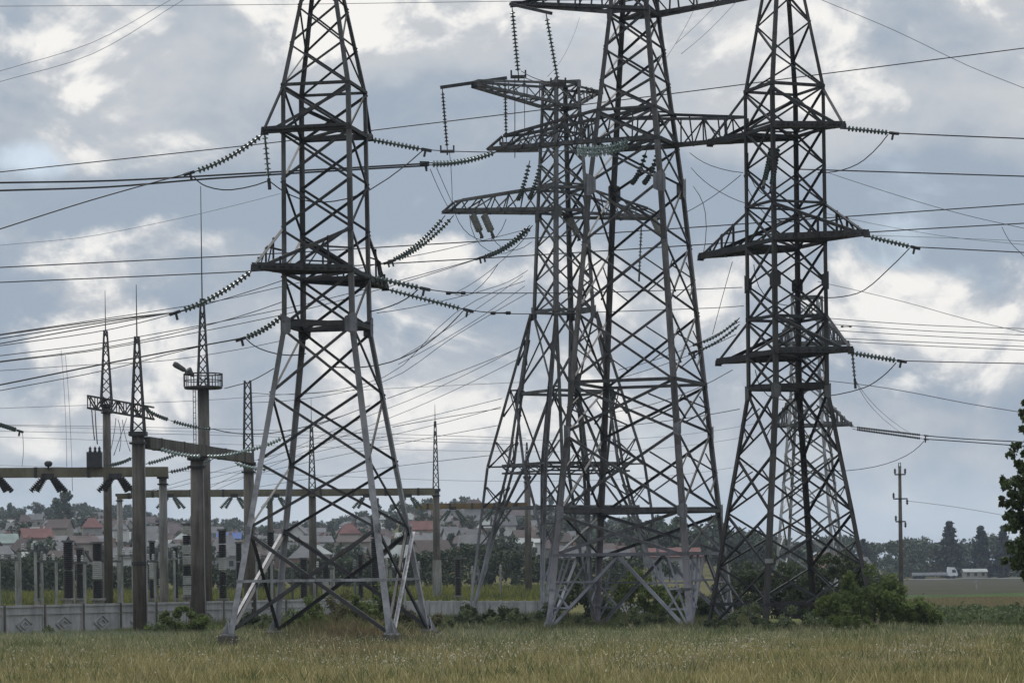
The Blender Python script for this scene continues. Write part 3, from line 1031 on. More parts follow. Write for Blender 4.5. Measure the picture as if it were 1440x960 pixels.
W('cable of the pair from the waisted pylon past the left pylon to the left edge', [(678, 362), (540, 400), (395, 435), (150, 481), (0, 500)], 198, 150, 0.02, g)
W('cable of the pair from the waisted pylon past the left pylon to the left edge', [(684, 360), (540, 405), (395, 443), (150, 490), (0, 509)], 198.4, 151, 0.02, g)
W('cable from the waisted arm tip passing behind the left pylon\'s lower arm', [(549, 367), (400, 402), (300, 424), (0, 470)], 197.5, 150, 0.02)
W('wire at the left edge just above the substation spires, nearly level', [(0, 521), (120, 513), (240, 506), (400, 478)], 230, 240, 0.02)
g = 'faint level wires behind the spires'
for k, (a, b) in enumerate(((597, 602), (606, 611), (574, 563))):
    W('faint level wire running behind the floodlight mast and the left pylon', [(0, a), (280, b), (420, b + 4 - 14 * (k == 2)), (740, b + 14 - 40 * (k == 2))], 300, 320, 0.02, g, 'wire_pale')
g = 'fan of cables to the portals'
fan = [((738, 395), (640, 440), (540, 530), 0), ((742, 412), (640, 472), (540, 536), 0), ((740, 483), (600, 552), (480, 600), 1), ((738, 500), (600, 566), (470, 618), 1),
       ((706, 560), (600, 586), (450, 622), 2), ((704, 572), (600, 600), (450, 634), 2), ((700, 598), (580, 620), (440, 648), 2), ((690, 640), (560, 655), (440, 672), 2)]
for i, (a, b, c, k) in enumerate(fan):
    W('cable of the fan slanting down from the waisted pylon to the substation portals', [a, b, c, (350, 552 + 14 * i) if k == 0 else ((285, 300, 210, 225, 260, 330)[i - 2], 690)], 203, 214 if k == 0 else 299.4, 0.017, g)
g = 'slack level wires beside the waisted pylon'
for i, (y0, y1, y2) in enumerate(((612, 618, 616), (628, 634, 632), (668, 676, 672))):
    W('slack pale wire running low from the left pylon to the tallest pylon', [(0, y0 - 14), (440, y0), (680, y1), (900, y2), (1060, y2 - 20)], 310, 330, 0.016, g, 'wire_pale')
W('cable to the upper right edge from the right pylon\'s topmost string', [(1252, 187), (1340, 191), (1440, 195)], 168, 165, 0.03)
W('jumper loop from the right pylon\'s topmost string back to its body', [(1249, 189), (1215, 225), (1185, 239), (1150, 243)], 168, 172, 0.024, name='jumper_wire')
W('thick cable leaving the right pylon below its top arm, almost level', [(1120, 238), (1220, 241), (1440, 248)], 210, 205, 0.038)
W('thin wire slanting down right across the sky from below the right pylon\'s top arm', [(1150, 238), (1279, 280), (1360, 303), (1440, 321)], 220, 190, 0.016)
W('cable to the right edge from the right pylon\'s middle string', [(1282, 347), (1360, 351), (1440, 355)], 166, 163, 0.026)
W('long jumper from the right pylon\'s middle string back to its body', [(1279, 349), (1250, 378), (1215, 408), (1185, 417), (1150, 418)], 166, 172, 0.024, name='jumper_wire')
W('thin wire slanting down right from just above the middle jumper', [(1150, 396), (1270, 424), (1360, 449), (1440, 467)], 220, 190, 0.016)
W('cable to the right edge from the right pylon\'s lowest string', [(1263, 507), (1340, 509), (1440, 511)], 167.5, 164, 0.022)
W('jumper from the right pylon\'s lowest string back to its waist', [(1260, 510), (1240, 530), (1215, 545), (1160, 557)], 167.5, 172, 0.024, name='jumper_wire')
g = 'thin twin drop wires right of the waist'
W('thin drop wire of the pair under the right pylon\'s short hanging string', [(1202, 533), (1235, 575), (1285, 612)], 167, 250, 0.012, g, 'wire_pale')
W('thin drop wire of the pair under the right pylon\'s short hanging string', [(1202, 533), (1228, 575), (1275, 613)], 167, 250, 0.012, g, 'wire_pale')
g = 'bundle of cables right of the right pylon'
for i, (a, b, c) in enumerate(((446, 457, 462), (454, 465, 471), (463, 472, 479), (474, 481, 487), (478, 486, 492))):
    W('cable of the dense level bundle leaving the small pale pylon\'s upper arm', [(1150, a), (1300, b), (1440, c)], 325, 300, 0.03, g)
W('thin wire dropping gently to the right edge below the lowest string', [(1150, 534), (1250, 546), (1360, 567), (1440, 580)], 200, 180, 0.018)
g = 'double cable from the small pale pylon'
W('cable of the heavy double line from the small pale pylon to the right edge', [(1300, 612), (1360, 617), (1440, 621)], 318, 300, 0.045, g)
W('cable of the heavy double line from the small pale pylon to the right edge', [(1300, 617), (1360, 621), (1440, 627)], 318, 300, 0.045, g)
W('slack loop under the heavy double line, left of the wooden pole', [(1302, 617), (1275, 640), (1230, 656), (1170, 662)], 318, 330, 0.03, name='jumper_wire')
W('thin wire crossing the top right corner down to the right edge', [(1155, 0), (1260, 44), (1360, 92), (1440, 124)], 170, 150, 0.013, None, 'wire_pale')
g = 'thin wires right of the tallest pylon top'
W('thin wire slanting between the tops of the tallest and right pylons', [(983, 0), (957, 50), (928, 94)], 230, 200, 0.014, g, 'wire_pale')
W('thin wire slanting between the tops of the tallest and right pylons', [(1038, 0), (1000, 40), (958, 76)], 230, 200, 0.014, g, 'wire_pale')
W('thin wire slanting between the tops of the tallest and right pylons', [(1014, 0), (985, 30), (950, 62)], 230, 200, 0.014, g, 'wire_pale')
W('faint thin wire on the sky left of the tallest pylon\'s top', [(815, 25), (795, 75), (770, 108)], 230, 200, 0.013, None, 'wire_pale')
g = 'clamp bundle under the upper arm'
W('short twin bundle wire joining the two hanging strings of the tallest pylon\'s upper arm', [(733, 100), (757, 112), (785, 117)], 180, 177.5, 0.02, g)
W('short twin bundle wire joining the two hanging strings of the tallest pylon\'s upper arm', [(733, 107), (757, 116), (785, 119)], 180, 177.5, 0.02, g)
W('left vertical dropper below the tallest pylon\'s outer hanging string', [(724, 108), (724, 222)], 180, 181, 0.022, name='dropper_wire')
W('right shorter dropper below the tallest pylon\'s outer hanging string', [(737, 108), (738, 190)], 180, 181, 0.016, name='dropper_wire')
g = 'droppers below the spreader bar'
W('thin dropper below the tension clamps left of the waisted pylon', [(605, 238), (620, 272), (634, 298)], 172, 198, 0.016, g, name='dropper_wire')
W('thin dropper below the tension clamps left of the waisted pylon', [(614, 236), (628, 268), (640, 294)], 172, 198, 0.016, g, name='dropper_wire')
W('thin vertical wire hanging from the spreader string to the waisted pylon\'s lower arm', [(632, 213), (635, 250), (636, 298)], 198, 199, 0.016, name='dropper_wire')
W('loose jumper loop under the tip of the waisted pylon\'s lower arm', [(640, 300), (660, 330), (690, 338), (712, 308)], 199, 202, 0.018, name='jumper_wire')
g = 'loops right of the tallest pylon'
for i, pts in enumerate((((972, 236), (1000, 262), (1040, 283), (1075, 290)), ((970, 215), (1000, 233), (1045, 243)), ((962, 300), (1000, 278), (1042, 246)), ((975, 262), (992, 300), (988, 362)))):
    W('slack jumper in the gap between the tallest pylon and the dark right pylon', pts, 178, 174, 0.017, g, name='jumper_wire')
g = 'cables between the tallest and right pylons'
for i, (a, b, c) in enumerate((((870, 520), (960, 492), (1040, 452)), ((870, 532), (960, 503), (1035, 470)), ((860, 580), (950, 558), (1030, 520)), ((860, 600), (950, 590), (1040, 575)))):
    W('cable rising inside the tallest pylon towards the right pylon\'s waist', [a, b, c], 200, 174, 0.018, g)
g = 'thin twin droppers at the far left'
W('thin vertical dropper left of the spires', [(86, 493), (92, 580), (94, 662)], 250, 230, 0.018, g, 'wire_pale', name='dropper_wire')
W('thin vertical dropper left of the spires', [(92, 500), (98, 580), (102, 690)], 250, 230, 0.018, g, 'wire_pale', name='dropper_wire')
W('thin dropper below the insulators cut by the left edge', [(25, 604), (32, 612), (31, 655)], 210, 230, 0.016, None, 'wire_pale', name='dropper_wire')
S(P(-22, 590, 212), P(25, 605, 210), 'insulator string cut by the left edge above the long beam', 'glass_green', r=0.17)
W('small hanging wire tail at the right edge in the sky', [(1409, 319), (1422, 342), (1438, 358)], 200, 196, 0.016, name='dropper_wire')
g = 'sagging cables left of the waisted pylon'
for i, pts in enumerate((((640, 412), (690, 380), (742, 330)), ((560, 505), (640, 455), (735, 388)), ((560, 512), (650, 462), (738, 402)))):
    W('sagging cable between the left pylon and the waisted pylon body', pts, 190, 203, 0.016, g)

g = 'faint cables right of the right pylon'
W('faint pale cable between the thick right-hand cables', [(1215, 331), (1320, 334), (1440, 339)], 300, 300, 0.018, g, 'wire_pale')
W('faint pale cable between the thick right-hand cables', [(1160, 300), (1320, 331), (1440, 344)], 300, 300, 0.018, g, 'wire_pale')
W('thin wire dropping from the right pylon\'s middle left arm towards the tallest pylon', [(1030, 368), (1018, 410), (1002, 470)], 177, 179, 0.016, None, name='dropper_wire')
g = 'jumper loops inside the right pylon'
for pts in (((1052, 215), (1062, 262), (1100, 282)), ((1060, 372), (1075, 415), (1110, 430)), ((1062, 520), (1080, 556), (1118, 560)), ((1046, 246), (1075, 300), (1120, 312))):
    W('slack jumper loop hanging inside the dark right pylon', pts, 170, 173, 0.02, g, name='jumper_wire')
g = 'jumper loops under the waisted arm'
for pts in (((660, 302), (676, 345), (712, 356), (748, 318)), ((690, 330), (715, 352), (748, 340)), ((700, 372), (664, 412), (640, 414))):
    W('slack jumper loop below the waisted pylon\'s lower left arm', pts, 199, 201, 0.017, g, name='jumper_wire')
g = 'pale cables between left and waisted pylons'
for i, pts in enumerate((((545, 366), (620, 352), (742, 322)), ((545, 560), (640, 525), (728, 490)), ((530, 440), (600, 428), (700, 402), (742, 380)), ((552, 600), (630, 586), (704, 574)))):
    W('thin cable strung between the left pylon\'s right leg and the waisted pylon', pts, 170, 202, 0.017, g)
g = 'cables left of the left pylon'
for i, pts in enumerate((((0, 508), (150, 488), (300, 455), (398, 424)), ((0, 486), (160, 462), (300, 425), (398, 394)), ((0, 549), (150, 520), (260, 492), (344, 474)))):
    W('thin cable rising from the left edge to the left pylon between its lower strings', pts, 140, 152, 0.017, g)

# spacer dampers seen on the cables
for (px, py, Y, lb) in ((641, 412, 175, 'small dark damper on the cable right of the left pylon\'s upper green string'), (704, 440, 170, 'small dark damper on the cable near the waisted pylon'),
                        (1190, 459, 318, 'small dark damper on the dense bundle right of the dark pylon')):
    mb = MB()
    c = P(px, py, Y)
    mb.tube([c + Vector((-0.45, 0, 0)), c + Vector((0.45, 0, 0))], 0.05, 6)
    for s in (-1, 1):
        mb.lathe(c + Vector((0.28 * s, 0, 0)), c + Vector((0.6 * s, 0, 0)), [(0, 0.03), (0.05, 0.11), (0.3, 0.11), (0.34, 0.03)], 8)
    tag(mb.build('cable_damper', 'wire', None, origin=c), lb, 'damper')

# ------------------------------------------------------------------ substation: portal columns, beams, spires


def lattice_mast(mb, base, top, wb, wt, n=7, r=0.06):
    base, top = Vector(base), Vector(top)
    cs = [(1, 1), (-1, 1), (-1, -1), (1, -1)]
    pts = [[base.lerp(top, k / n) + Vector((sx, sy, 0)) * (wb + (wt - wb) * k / n) / 2 for k in range(n + 1)] for sx, sy in cs]
    for p in pts:
        mb.bar(p[0], p[-1], r * 1.5)
    for k in range(n):
        for i in range(4):
            a, b = pts[i], pts[(i + 1) % 4]
            if (k + i) % 2:
                mb.bar(a[k], b[k + 1], r)
            else:
                mb.bar(b[k], a[k + 1], r)


def column(label, px0, py0, px1, py1, w_px, Y, m='concrete_brown', taper=0.85, spire=None, rod=None, name='portal_column', lower=None, group=None, cap=True):
    """concrete column from base (px1,py1) up to (px0,py0); spire=(py_top, w_base_px, w_top_px)"""
    k = Y / F
    X = GX((px0 + px1) / 2, Y, (py0 + py1) / 2)
    zt_, g = z_at(X, Y, py0), H(X, Y)
    root = thing(name, label, 'column', (X, Y, g), group)
    w = w_px * k
    mb = MB()
    mb.lathe((X, Y, g - 0.6), (X, Y, zt_), [(0, w / 2), (zt_ - g + 0.6, w / 2 * taper)], 14)
    mb.build('shaft', m, root, smooth=True)
    if lower:
        mb = MB()
        mb.lathe((X, Y, g - 0.5), (X, Y, z_at(X, Y, lower)), [(0, w * 0.62), (z_at(X, Y, lower) - g + 0.5, w * 0.56)], 12)
        mb.build('footing', 'concrete', root)
    if cap:
        mb = MB()
        mb.box((X, Y, zt_ + 0.1), w * 1.15, w * 1.15, 0.28)
        mb.box((X, Y, zt_ - 0.5), w * 1.08, w * 1.08, 0.12)
        mb.build('cap', 'steel_dark', root)
    if spire:
        py2, wb, wt = spire
        mb = MB()
        z2 = z_at(X, Y, py2)
        lattice_mast(mb, (X, Y, zt_ + 0.25), (X, Y, z2), wb * k, wt * k, 8, 0.075)
        s = mb.build('lattice_spire', 'steel_dark', root)
        if rod:
            mb = MB()
            mb.tube([(X, Y, z2 - 0.1), (X, Y, z_at(X, Y, rod))], 0.05, 5, r2=0.02)
            sub(mb, 'lightning_rod', 'steel_dark', s, root)
    return root, X, zt_


cA, xA, zA = column('nearest thick portal column with a lattice spire, standing in front of the fence at left', 193, 612, 199, 893, 21, 183, spire=(473, 18, 5), rod=400)
cB, xB, zB = column('thick portal column in front of the floodlight mast', 276, 646, 281, 880, 22, 199)
cC, xC, zC = column('portal column beside the left pylon\'s left leg, with a blunt lattice spire', 349, 654, 353, 885, 17, 214, spire=(535, 13, 8))
mb = MB()
# dark clamp band with the small plate on the nearest column
zz = z_at(xA, 183, 792)
mb.lathe((xA, 183, zz - 0.12), (xA, 183, zz + 0.12), [(0, 0.53), (0.24, 0.53)], 14)
mb.build('clamp_band', 'steel_dark', cA)
for (c_, X_, Y_, zt__) in ((cA, xA, 183, zA), (cB, xB, 199, zB)):
    mb = MB()
    mb.tube([(X_ + 0.47, Y_ - 0.2, 0.2), (X_ + 0.43, Y_ - 0.25, zt__ - 0.3)], 0.045, 5)
    mb.build('earthing_cable', 'steel_silver', c_)


def beam(label, p, q, w, h, m, name='portal_beam', group=None, bands=5):
    p, q = Vector(p), Vector(q)
    root = thing(name, label, 'beam', p, group)
    mb = MB()
    mb.bar(p, q, w, h)
    mb.build('girder', m, root)
    mb = MB()
    d = (q - p).normalized()
    for k in range(bands):
        c = p.lerp(q, (k + 0.5) / bands)
        mb.bar(c - d * 0.12, c + d * 0.12, w + 0.06, h + 0.06)
    mb.build('clamp_bands', 'steel_dark', root)['kind'] = 'stuff'
    return root


beam('brown concrete beam running back over the three thick portal columns', P(205, 622, 183.6), P(352, 644, 213.4), 0.6, 0.75, 'concrete_brown')
# rear left beam on its own columns
bY = 232
beam('long brown beam crossing at left, cut by the left edge', P(-60, 665, bY), P(236, 663, bY), 0.75, 0.8, 'beam_olive', bands=4)
column('rear column carrying the lattice truss, with the leftmost spire', 150, 572, 153, 850, 13, 246, spire=(465, 15, 4), rod=408)
column('grey column at the right end of the long left beam', 229, 672, 231, 840, 13, bY + 1.2, 'concrete')
column('slim grey column between the nearest portal column and the truss column', 168, 697, 170, 840, 9, 300, 'concrete')
mb = MB()
tr = thing('lattice_truss', 'dark lattice truss girder carried high beside the leftmost spires', 'truss', P(123, 565, 243))
a, b = P(123, 556, 243), P(213, 572, 252)
dz = Vector((0, 0, -1.05))
nn = 9
dp = Vector((0.1, 0.9, 0))
for o in (Vector((0, 0, 0)), dp):
    mb.bar(a + o, b + o, 0.13)
    mb.bar(a + o + dz, b + o + dz, 0.16)
    for k in range(nn):
        p0, p1 = a.lerp(b, k / nn) + o, a.lerp(b, (k + 1) / nn) + o
        mb.bar(p0, p0 + dz, 0.08)
        mb.bar(p0 + (dz if k % 2 else Vector()), p1 + (Vector() if k % 2 else dz), 0.09)
mb.build('lattice', 'steel_dark', tr)
mb = MB()
for k in (0, 4, 9):
    p0 = a.lerp(b, k / nn)
    mb.bar(p0 + dz, p0 + dz + dp, 0.1)
    mb.bar(p0, p0 + dp, 0.1)
mb.build('end_frames', 'steel_dark', tr)['kind'] = 'stuff'
# slack wires and droppers under the truss
for i, (pts, lb) in enumerate((([(129, 576), (131, 600), (133, 618)], 'left short dropper under the left end of the lattice truss'), ([(134, 576), (135, 600), (137, 624)], 'right short dropper under the left end of the lattice truss'))):
    W(lb, pts, 243, 240, 0.04, None, 'porcelain_dark', name='dropper_wire')
g = 'slack jumpers under the truss'
for i, pts in enumerate((((163, 588), (160, 612), (154, 640)), ((172, 590), (176, 612), (183, 634)), ((166, 590), (170, 610), (168, 634)), ((178, 588), (172, 606), (160, 640)))):
    W('slack jumper wire hanging in the space below the lattice truss', pts, 246, 236, 0.025, g, name='jumper_wire')
mb = MB()
c = P(133, 646, 231.5)
mb.box(c, 1.2, 0.8, 1.25)
tb = thing('trap_box', 'dark metal box standing on the long left beam', 'box', c)
mb.build('casing', 'dark_box', tb)
mb = MB()
for s in (-0.35, 0.05, 0.4):
    mb.lathe(c + Vector((s, 0, 0.62)), c + Vector((s, 0, 1.1)), [(0, 0.1), (0.1, 0.14), (0.2, 0.08), (0.3, 0.14), (0.4, 0.05), (0.48, 0.03)], 8)
mb.build('bushing', 'porcelain_dark', tb)


def vee(label, px, Y, ytop=664, dx=26, group=None, m='porcelain_dark', ball=True, s=1.0):
    top = P(px, ytop, Y)
    rt = thing('insulator_cluster', label, 'insulator', top, group)
    for sx in (-1, 1):
        for off in (0.0, 9.0 * s):
            mb = MB()
            a = P(px + sx * (5 * s + off * 0.35), ytop + 8 * s, Y - 0.6)
            b_ = P(px + sx * (dx * 0.62 * s + off), ytop + 27 * s, Y - 1.0)
            L = (b_ - a).length
            n = 8
            prof = []
            for k in range(n):
                prof += [(L * k / n, 0.1 * s), (L * (k + 0.4) / n, 0.24 * s), (L * (k + 0.6) / n, 0.24 * s), (L * (k + 0.7) / n, 0.1 * s)]
            mb.lathe(a, b_, prof, 8)
            mb.build('insulator', m, rt)
    mb = MB()
    mb.bar(top + Vector((-0.5 * s, -0.45, -0.35 * s)), top + Vector((0.5 * s, -0.45, -0.35 * s)), 0.16, 0.5 * s)
    if ball:
        mb.lathe(P(px, ytop - 3, Y - 0.6), P(px, ytop - 16, Y - 0.6), [(0, 0.08), (0.3, 0.08), (0.32, 0.22), (0.45, 0.33), (0.62, 0.33), (0.75, 0.2)], 10)
    mb.build('bracket', 'steel_dark', rt)
    return rt


vee('splayed dark insulators with a ball on top, left of the dark box', 68, bY)
vee('splayed dark insulators cut by the left edge under the long beam', -8, bY, ball=False)
vee('splayed dark insulators hanging from the long beam beside the nearest portal column', 163, bY, ball=False)

# middle and far beams behind
beam('long olive beam running behind the left pylon to the spired column', P(200, 694, 300), P(611, 691, 300), 0.7, 0.75, 'beam_olive', bands=9)
beam('rusty yellow-brown beam between the spired column and the brown column', P(586, 712, 330), P(742, 710, 330), 0.6, 0.62, 'beam_rust', bands=5)
beam('lower dark beam at left under the long one, behind the nearest portal column', P(165, 698, 262), P(232, 694, 262), 0.55, 0.5, 'beam_olive', bands=2)
column('column with a needle spire seen through the left pylon', 439, 690, 441, 842, 12, 301.5, spire=(600, 9, 3), rod=560, lower=None)
column('column with a lattice spire right of the left pylon, on a pale footing', 613, 690, 615, 838, 11, 301.5, spire=(592, 8, 2), rod=568, lower=787)
column('brown column with a short pointed spike left of the waisted pylon\'s feet', 742, 672, 743, 842, 10, 331.5, 'concrete_brown', spire=(622, 7, 1))
column('slim column right behind the blunt-spired portal column', 380, 700, 381, 842, 9, 300.9, cap=False)
column('slim column seen through the right leg of the left pylon', 529, 700, 530, 842, 10, 300.9, cap=False)
for px, Y, lb in ((330, 299.5, 'splayed insulators on the olive beam beside the middle portal column'), (240, 299.5, 'splayed insulators on the olive beam right of the grey column'),
                  (388, 299.5, 'splayed insulators on the olive beam behind the blunt-spired column'), (516, 299.5, 'splayed insulators on the olive beam seen through the left pylon'),
                  (574, 299.5, 'splayed insulators on the olive beam behind the left pylon\'s right legs'), (637, 329.5, 'splayed insulators at the left end of the rusty beam'),
                  (697, 329.5, 'splayed insulators near the right end of the rusty beam')):
    vee(lb, px, Y, 693 if Y < 310 else 711, 26, None, 'glass_green', False, 0.8)

# floodlight mast with railed platform
Yf = 240
kf = Yf / F
fm = thing('floodlight_mast', 'tall mast with a round railed platform, floodlights and a long lightning rod', 'mast', G(290, Yf))
Xf = fm.location.x
gz = fm.location.z
zp = z_at(Xf, Yf, 546)
mb = MB()
mb.lathe((Xf, Yf, gz - 0.5), (Xf, Yf, zp), [(0, 0.55), (zp - gz + 0.5, 0.48)], 14)
mb.build('shaft', 'concrete_brown', fm, smooth=True)
mb = MB()
rr = 27 * kf
mb.lathe((Xf, Yf, zp - 0.05), (Xf, Yf, zp + 0.15), [(0, rr * 0.95), (0.06, rr), (0.2, rr)], 20)
pf = mb.build('platform', 'steel_dark', fm)
mb = MB()
ring = []
zr = z_at(Xf, Yf, 526)
for k in range(17):
    a_ = 2 * math.pi * k / 16
    ring.append(Vector((Xf + math.cos(a_) * rr, Yf + math.sin(a_) * rr, zr)))
    if k < 16:
        mb.tube([(ring[-1].x, ring[-1].y, zp + 0.15), ring[-1]], 0.045, 5)
mb.tube(ring, 0.06, 5)
mb.tube([p - Vector((0, 0, 0.55)) for p in ring], 0.04, 5)
sub(mb, 'railing', 'steel_dark', pf, fm)
mb = MB()
lattice_mast(mb, (Xf, Yf, zp + 0.15), (Xf, Yf, z_at(Xf, Yf, 420)), 15 * kf, 4 * kf, 8, 0.09)
sp_ = mb.build('lattice_spire', 'steel_dark', fm)
mb = MB()
mb.tube([(Xf, Yf, z_at(Xf, Yf, 422)), (Xf, Yf, z_at(Xf, Yf, 262))], 0.06, 5, r2=0.03)
sub(mb, 'lightning_rod', 'steel_dark', sp_, fm)
for i, (px, py, tilt) in enumerate(((254, 517, 0.9), (268, 524, 0.5))):
    mb = MB()
    c = P(px, py, Yf - 0.8)
    d = Vector((-math.sin(tilt), -0.35, math.cos(tilt) * 0.8)).normalized()
    if i == 0:
        mb.lathe(c - d * 0.5, c + d * 0.7, [(0, 0.1), (0.15, 0.2), (1.0, 0.26), (1.2, 0.2)], 10)
    else:
        mb.lathe(c - d * 0.3, c + d * 0.4, [(0, 0.1), (0.15, 0.2), (0.6, 0.3), (0.7, 0.26)], 10)
    mb.tube([c - d * 0.4, Vector((Xf - rr * 0.85, Yf - 0.6, zr))], 0.06, 5)
    mb.build('floodlight', 'steel_mid', fm)
mb = MB()
for s in (-0.2, 0.2):
    mb.tube([(Xf - 0.72 + s * 0.5, Yf - 0.35, gz), (Xf - 0.72 + s * 0.5, Yf - 0.35, zp)], 0.03, 4)
k = gz
while k < zp:
    mb.tube([(Xf - 0.82, Yf - 0.35, k), (Xf - 0.62, Yf - 0.35, k)], 0.025, 4)
    k += 0.45
mb.build('ladder', 'steel_mid', fm)

# insulator strings along the front beam (beaded white-green)
g = 'beaded strings under the front beam'
bead = [((222, 630), (285, 641), 'upper left'), ((288, 641), (350, 632), 'upper middle'), ((340, 634), (398, 615), 'upper right'), ((330, 650), (376, 659), 'lower right')]
for (a_, b_, nm) in bead:
    S(P(a_[0], a_[1], 181 + (a_[0] - 205) * 0.15), P(b_[0], b_[1], 183 + (a_[0] - 205) * 0.15), 'pale beaded string just below the brown portal beam, the %s one' % nm, 'glass_pale', sag=0.15, r=0.15, clamp=False)
for (a_, b_, lb) in (((152, 654), (186, 643), 'short green string left of the nearest portal column'), ((205, 652), (262, 632), 'green string rising from the long beam to the brown portal beam'),
                     ((236, 664), (300, 645), 'green string rising behind the middle portal column'), ((200, 572), (238, 590), 'green string leaving the right end of the lattice truss'),
                     ((240, 591), (300, 603), 'beaded string continuing right of the lattice truss')):
    S(P(a_[0], a_[1], 228), P(b_[0], b_[1], 226.5), lb, 'glass_green', sag=0.12, r=0.16, clamp=False)
W('cable from the truss strings sagging to the left pylon', [(300, 603), (345, 610), (400, 606), (480, 585)], 226.5, 240, 0.03)
W('cable from the beaded strings towards the left pylon\'s leg', [(398, 615), (440, 600), (520, 570)], 212, 240, 0.026)
W('cable from the floodlight platform to the blunt spire and on to the left pylon', [(316, 546), (335, 541), (350, 537), (385, 518)], 238, 222, 0.03)

# ------------------------------------------------------------------ concrete fence


def fence_panel(p, q, h, m, style):
    p, q = Vector(p), Vector(q)
    mb = MB()
    d = (q - p).normalized()
    n = Vector((d.y, -d.x, 0))
    if n.y > 0:
        n = -n
    L = (q - p).length

    def slab(x0, x1, z0, z1, off, th):
        a, b = p + d * x0, p + d * x1
        za = 0
        pts = [a + Vector((0, 0, z0)) + n * off, b + Vector((0, 0, z0)) + n * off, b + Vector((0, 0, z1)) + n * off, a + Vector((0, 0, z1)) + n * off]
        mb.poly(pts, th, n)
    slab(0.03, L - 0.03, -0.4, h, 0, 0.12)
    if style == 'diamond':
        slab(0.06, L - 0.06, h - 0.14, h - 0.01, 0.10, 0.08)
        slab(0.2, L - 0.2, h - 0.62, h - 0.52, 0.10, 0.08)
        slab(0.06, 0.22, 0, h - 0.14, 0.09, 0.06)
        slab(L - 0.22, L - 0.06, 0, h - 0.14, 0.09, 0.06)
        for r_, o in ((0.62, 0.0), (0.3, 0.0)):
            c = p + d * L / 2 + Vector((0, 0, (h - 0.58) * 0.5)) + n * 0.085
            k = [c + d * r_ * 1.5, c + Vector((0, 0, r_ * 0.85)), c - d * r_ * 1.5, c - Vector((0, 0, r_ * 0.85))]
            for i in range(4):
                mb.bar(k[i], k[(i + 1) % 4], 0.09, 0.12, up=n)
    else:
        slab(0.03, L - 0.03, h - 0.16, h - 0.02, 0.075, 0.03)
        for x in np.arange(0.15, L - 0.1, 0.4):
            slab(x, x + 0.06, 0, h - 0.16, 0.075, 0.03)
    return mb


def fence(label, px0, Y0, px1, Y1, h0, h1, n, m, style):
    A, B = G(px0, Y0), G(px1, Y1)
    root = thing('concrete_fence', label, 'fence', A)
    for k in range(n):
        p, q = A.lerp(B, k / n), A.lerp(B, (k + 1) / n)
        hh = h0 + (h1 - h0) * (k + 0.5) / n
        z = 0.0
        p.z = q.z = z
        fence_panel(p, q, hh, m, style).build('fence_panel', m, root)
        mb = MB()
        mb.box((p.x, p.y, hh / 2 - 0.1), 0.2, 0.34, hh + 0.3, rz=math.atan2((B - A).y, (B - A).x))
        mb.build('fence_post', 'concrete_brown' if style == 'diamond' else 'fence', root)
    return root


fence('grey concrete panel fence with raised diamond relief, from the left edge past the portal columns', -55, 182, 482, 226, 2.05, 1.85, 11, 'fence', 'diamond')
fence('pale ribbed concrete fence between the left pylon and the waisted pylon\'s foot', 486, 226, 772, 222, 1.66, 1.5, 17, 'fence_light', 'rib')
fence('short stretch of low pale wall behind the tallest pylon\'s feet', 850, 250, 1000, 252, 0.9, 0.9, 8, 'fence_light', 'rib')


# ------------------------------------------------------------------ yard equipment behind the fence
def stack(label, px, ytop, ybot, wpx, Y, pattern, group=None):
    """ribbed insulator stack on a steel stand; pattern: string of d (dark) / w (pale) sections"""
    k = Y / F
    X = GX(px, Y, 800)
    z0, z1 = z_at(X, Y, ybot), z_at(X, Y, ytop)
    g = H(X, Y)
    root = thing('insulator_stack', label, 'insulator', (X, Y, g), group)
    mb = MB()
    w = wpx * k
    if z0 > g + 0.2:
        mb.box((X, Y, (g + z0) / 2 - 0.1), w * 0.8, w * 0.8, z0 - g + 0.2)
    mb.box((X, Y, z0), w * 1.4, w * 1.2, 0.18)
    mb.build('stand', 'concrete', root)
    n = len(pattern)
    for i, c in enumerate(pattern):
        a, b = z0 + (z1 - z0) * i / n + 0.09, z0 + (z1 - z0) * (i + 1) / n
        L = b - a
        mb = MB()
        rings = max(4, int(L / 0.16))
        prof = [(0, w * 0.3)]
        for r_ in range(rings):
            prof += [(L * (r_ + 0.2) / rings, w * 0.42), (L * (r_ + 0.55) / rings, w * 0.5), (L * (r_ + 0.7) / rings, w * 0.5), (L * (r_ + 0.8) / rings, w * 0.42)]
        prof += [(L, w * 0.35)]
        mb.lathe((X, Y, a), (X, Y, b), prof, 10)
        mb.build('insulator_section', 'porcelain_dark' if c == 'd' else 'porcelain_white', root)
    mb = MB()
    mb.box((X, Y, z1 + 0.08), w * 1.1, w * 1.0, 0.16)
    mb.build('cap', 'steel_mid', root)


for a in (('tall black insulator stack, first of two at the far left behind the fence', 96, 762, 842, 15, 241, 'dd'),
          ('black insulator stack with a pale middle, right of the tall black one', 137, 764, 842, 15, 241, 'dwd'),
          ('banded grey and dark insulator stack right of the nearest portal column', 229, 738, 838, 13, 252, 'wwdwwdww'),
          ('banded insulator stack just left of the middle portal column', 263, 738, 838, 13, 252, 'wwdwwdw'),
          ('black insulator stack with a pale ring between the middle and blunt-spired columns', 313, 746, 842, 12, 252, 'ddwdd'),
          ('dark insulator stack just right of the blunt-spired column', 381, 748, 842, 11, 255, 'ddwd'),
          ('short black insulator stack seen through the left pylon\'s lower bracing', 427, 786, 842, 11, 256, 'dd'),
          ('tall dark insulator stack seen beside the left pylon\'s right leg', 528, 728, 842, 13, 256, 'dddd'),
          ('short black two-section insulator stack right of the left pylon', 644, 786, 838, 10, 280, 'dd'),
          ('slim dark insulator stack between two pale frames at far left', 52, 790, 842, 8, 262, 'dd')):
    stack(*a)


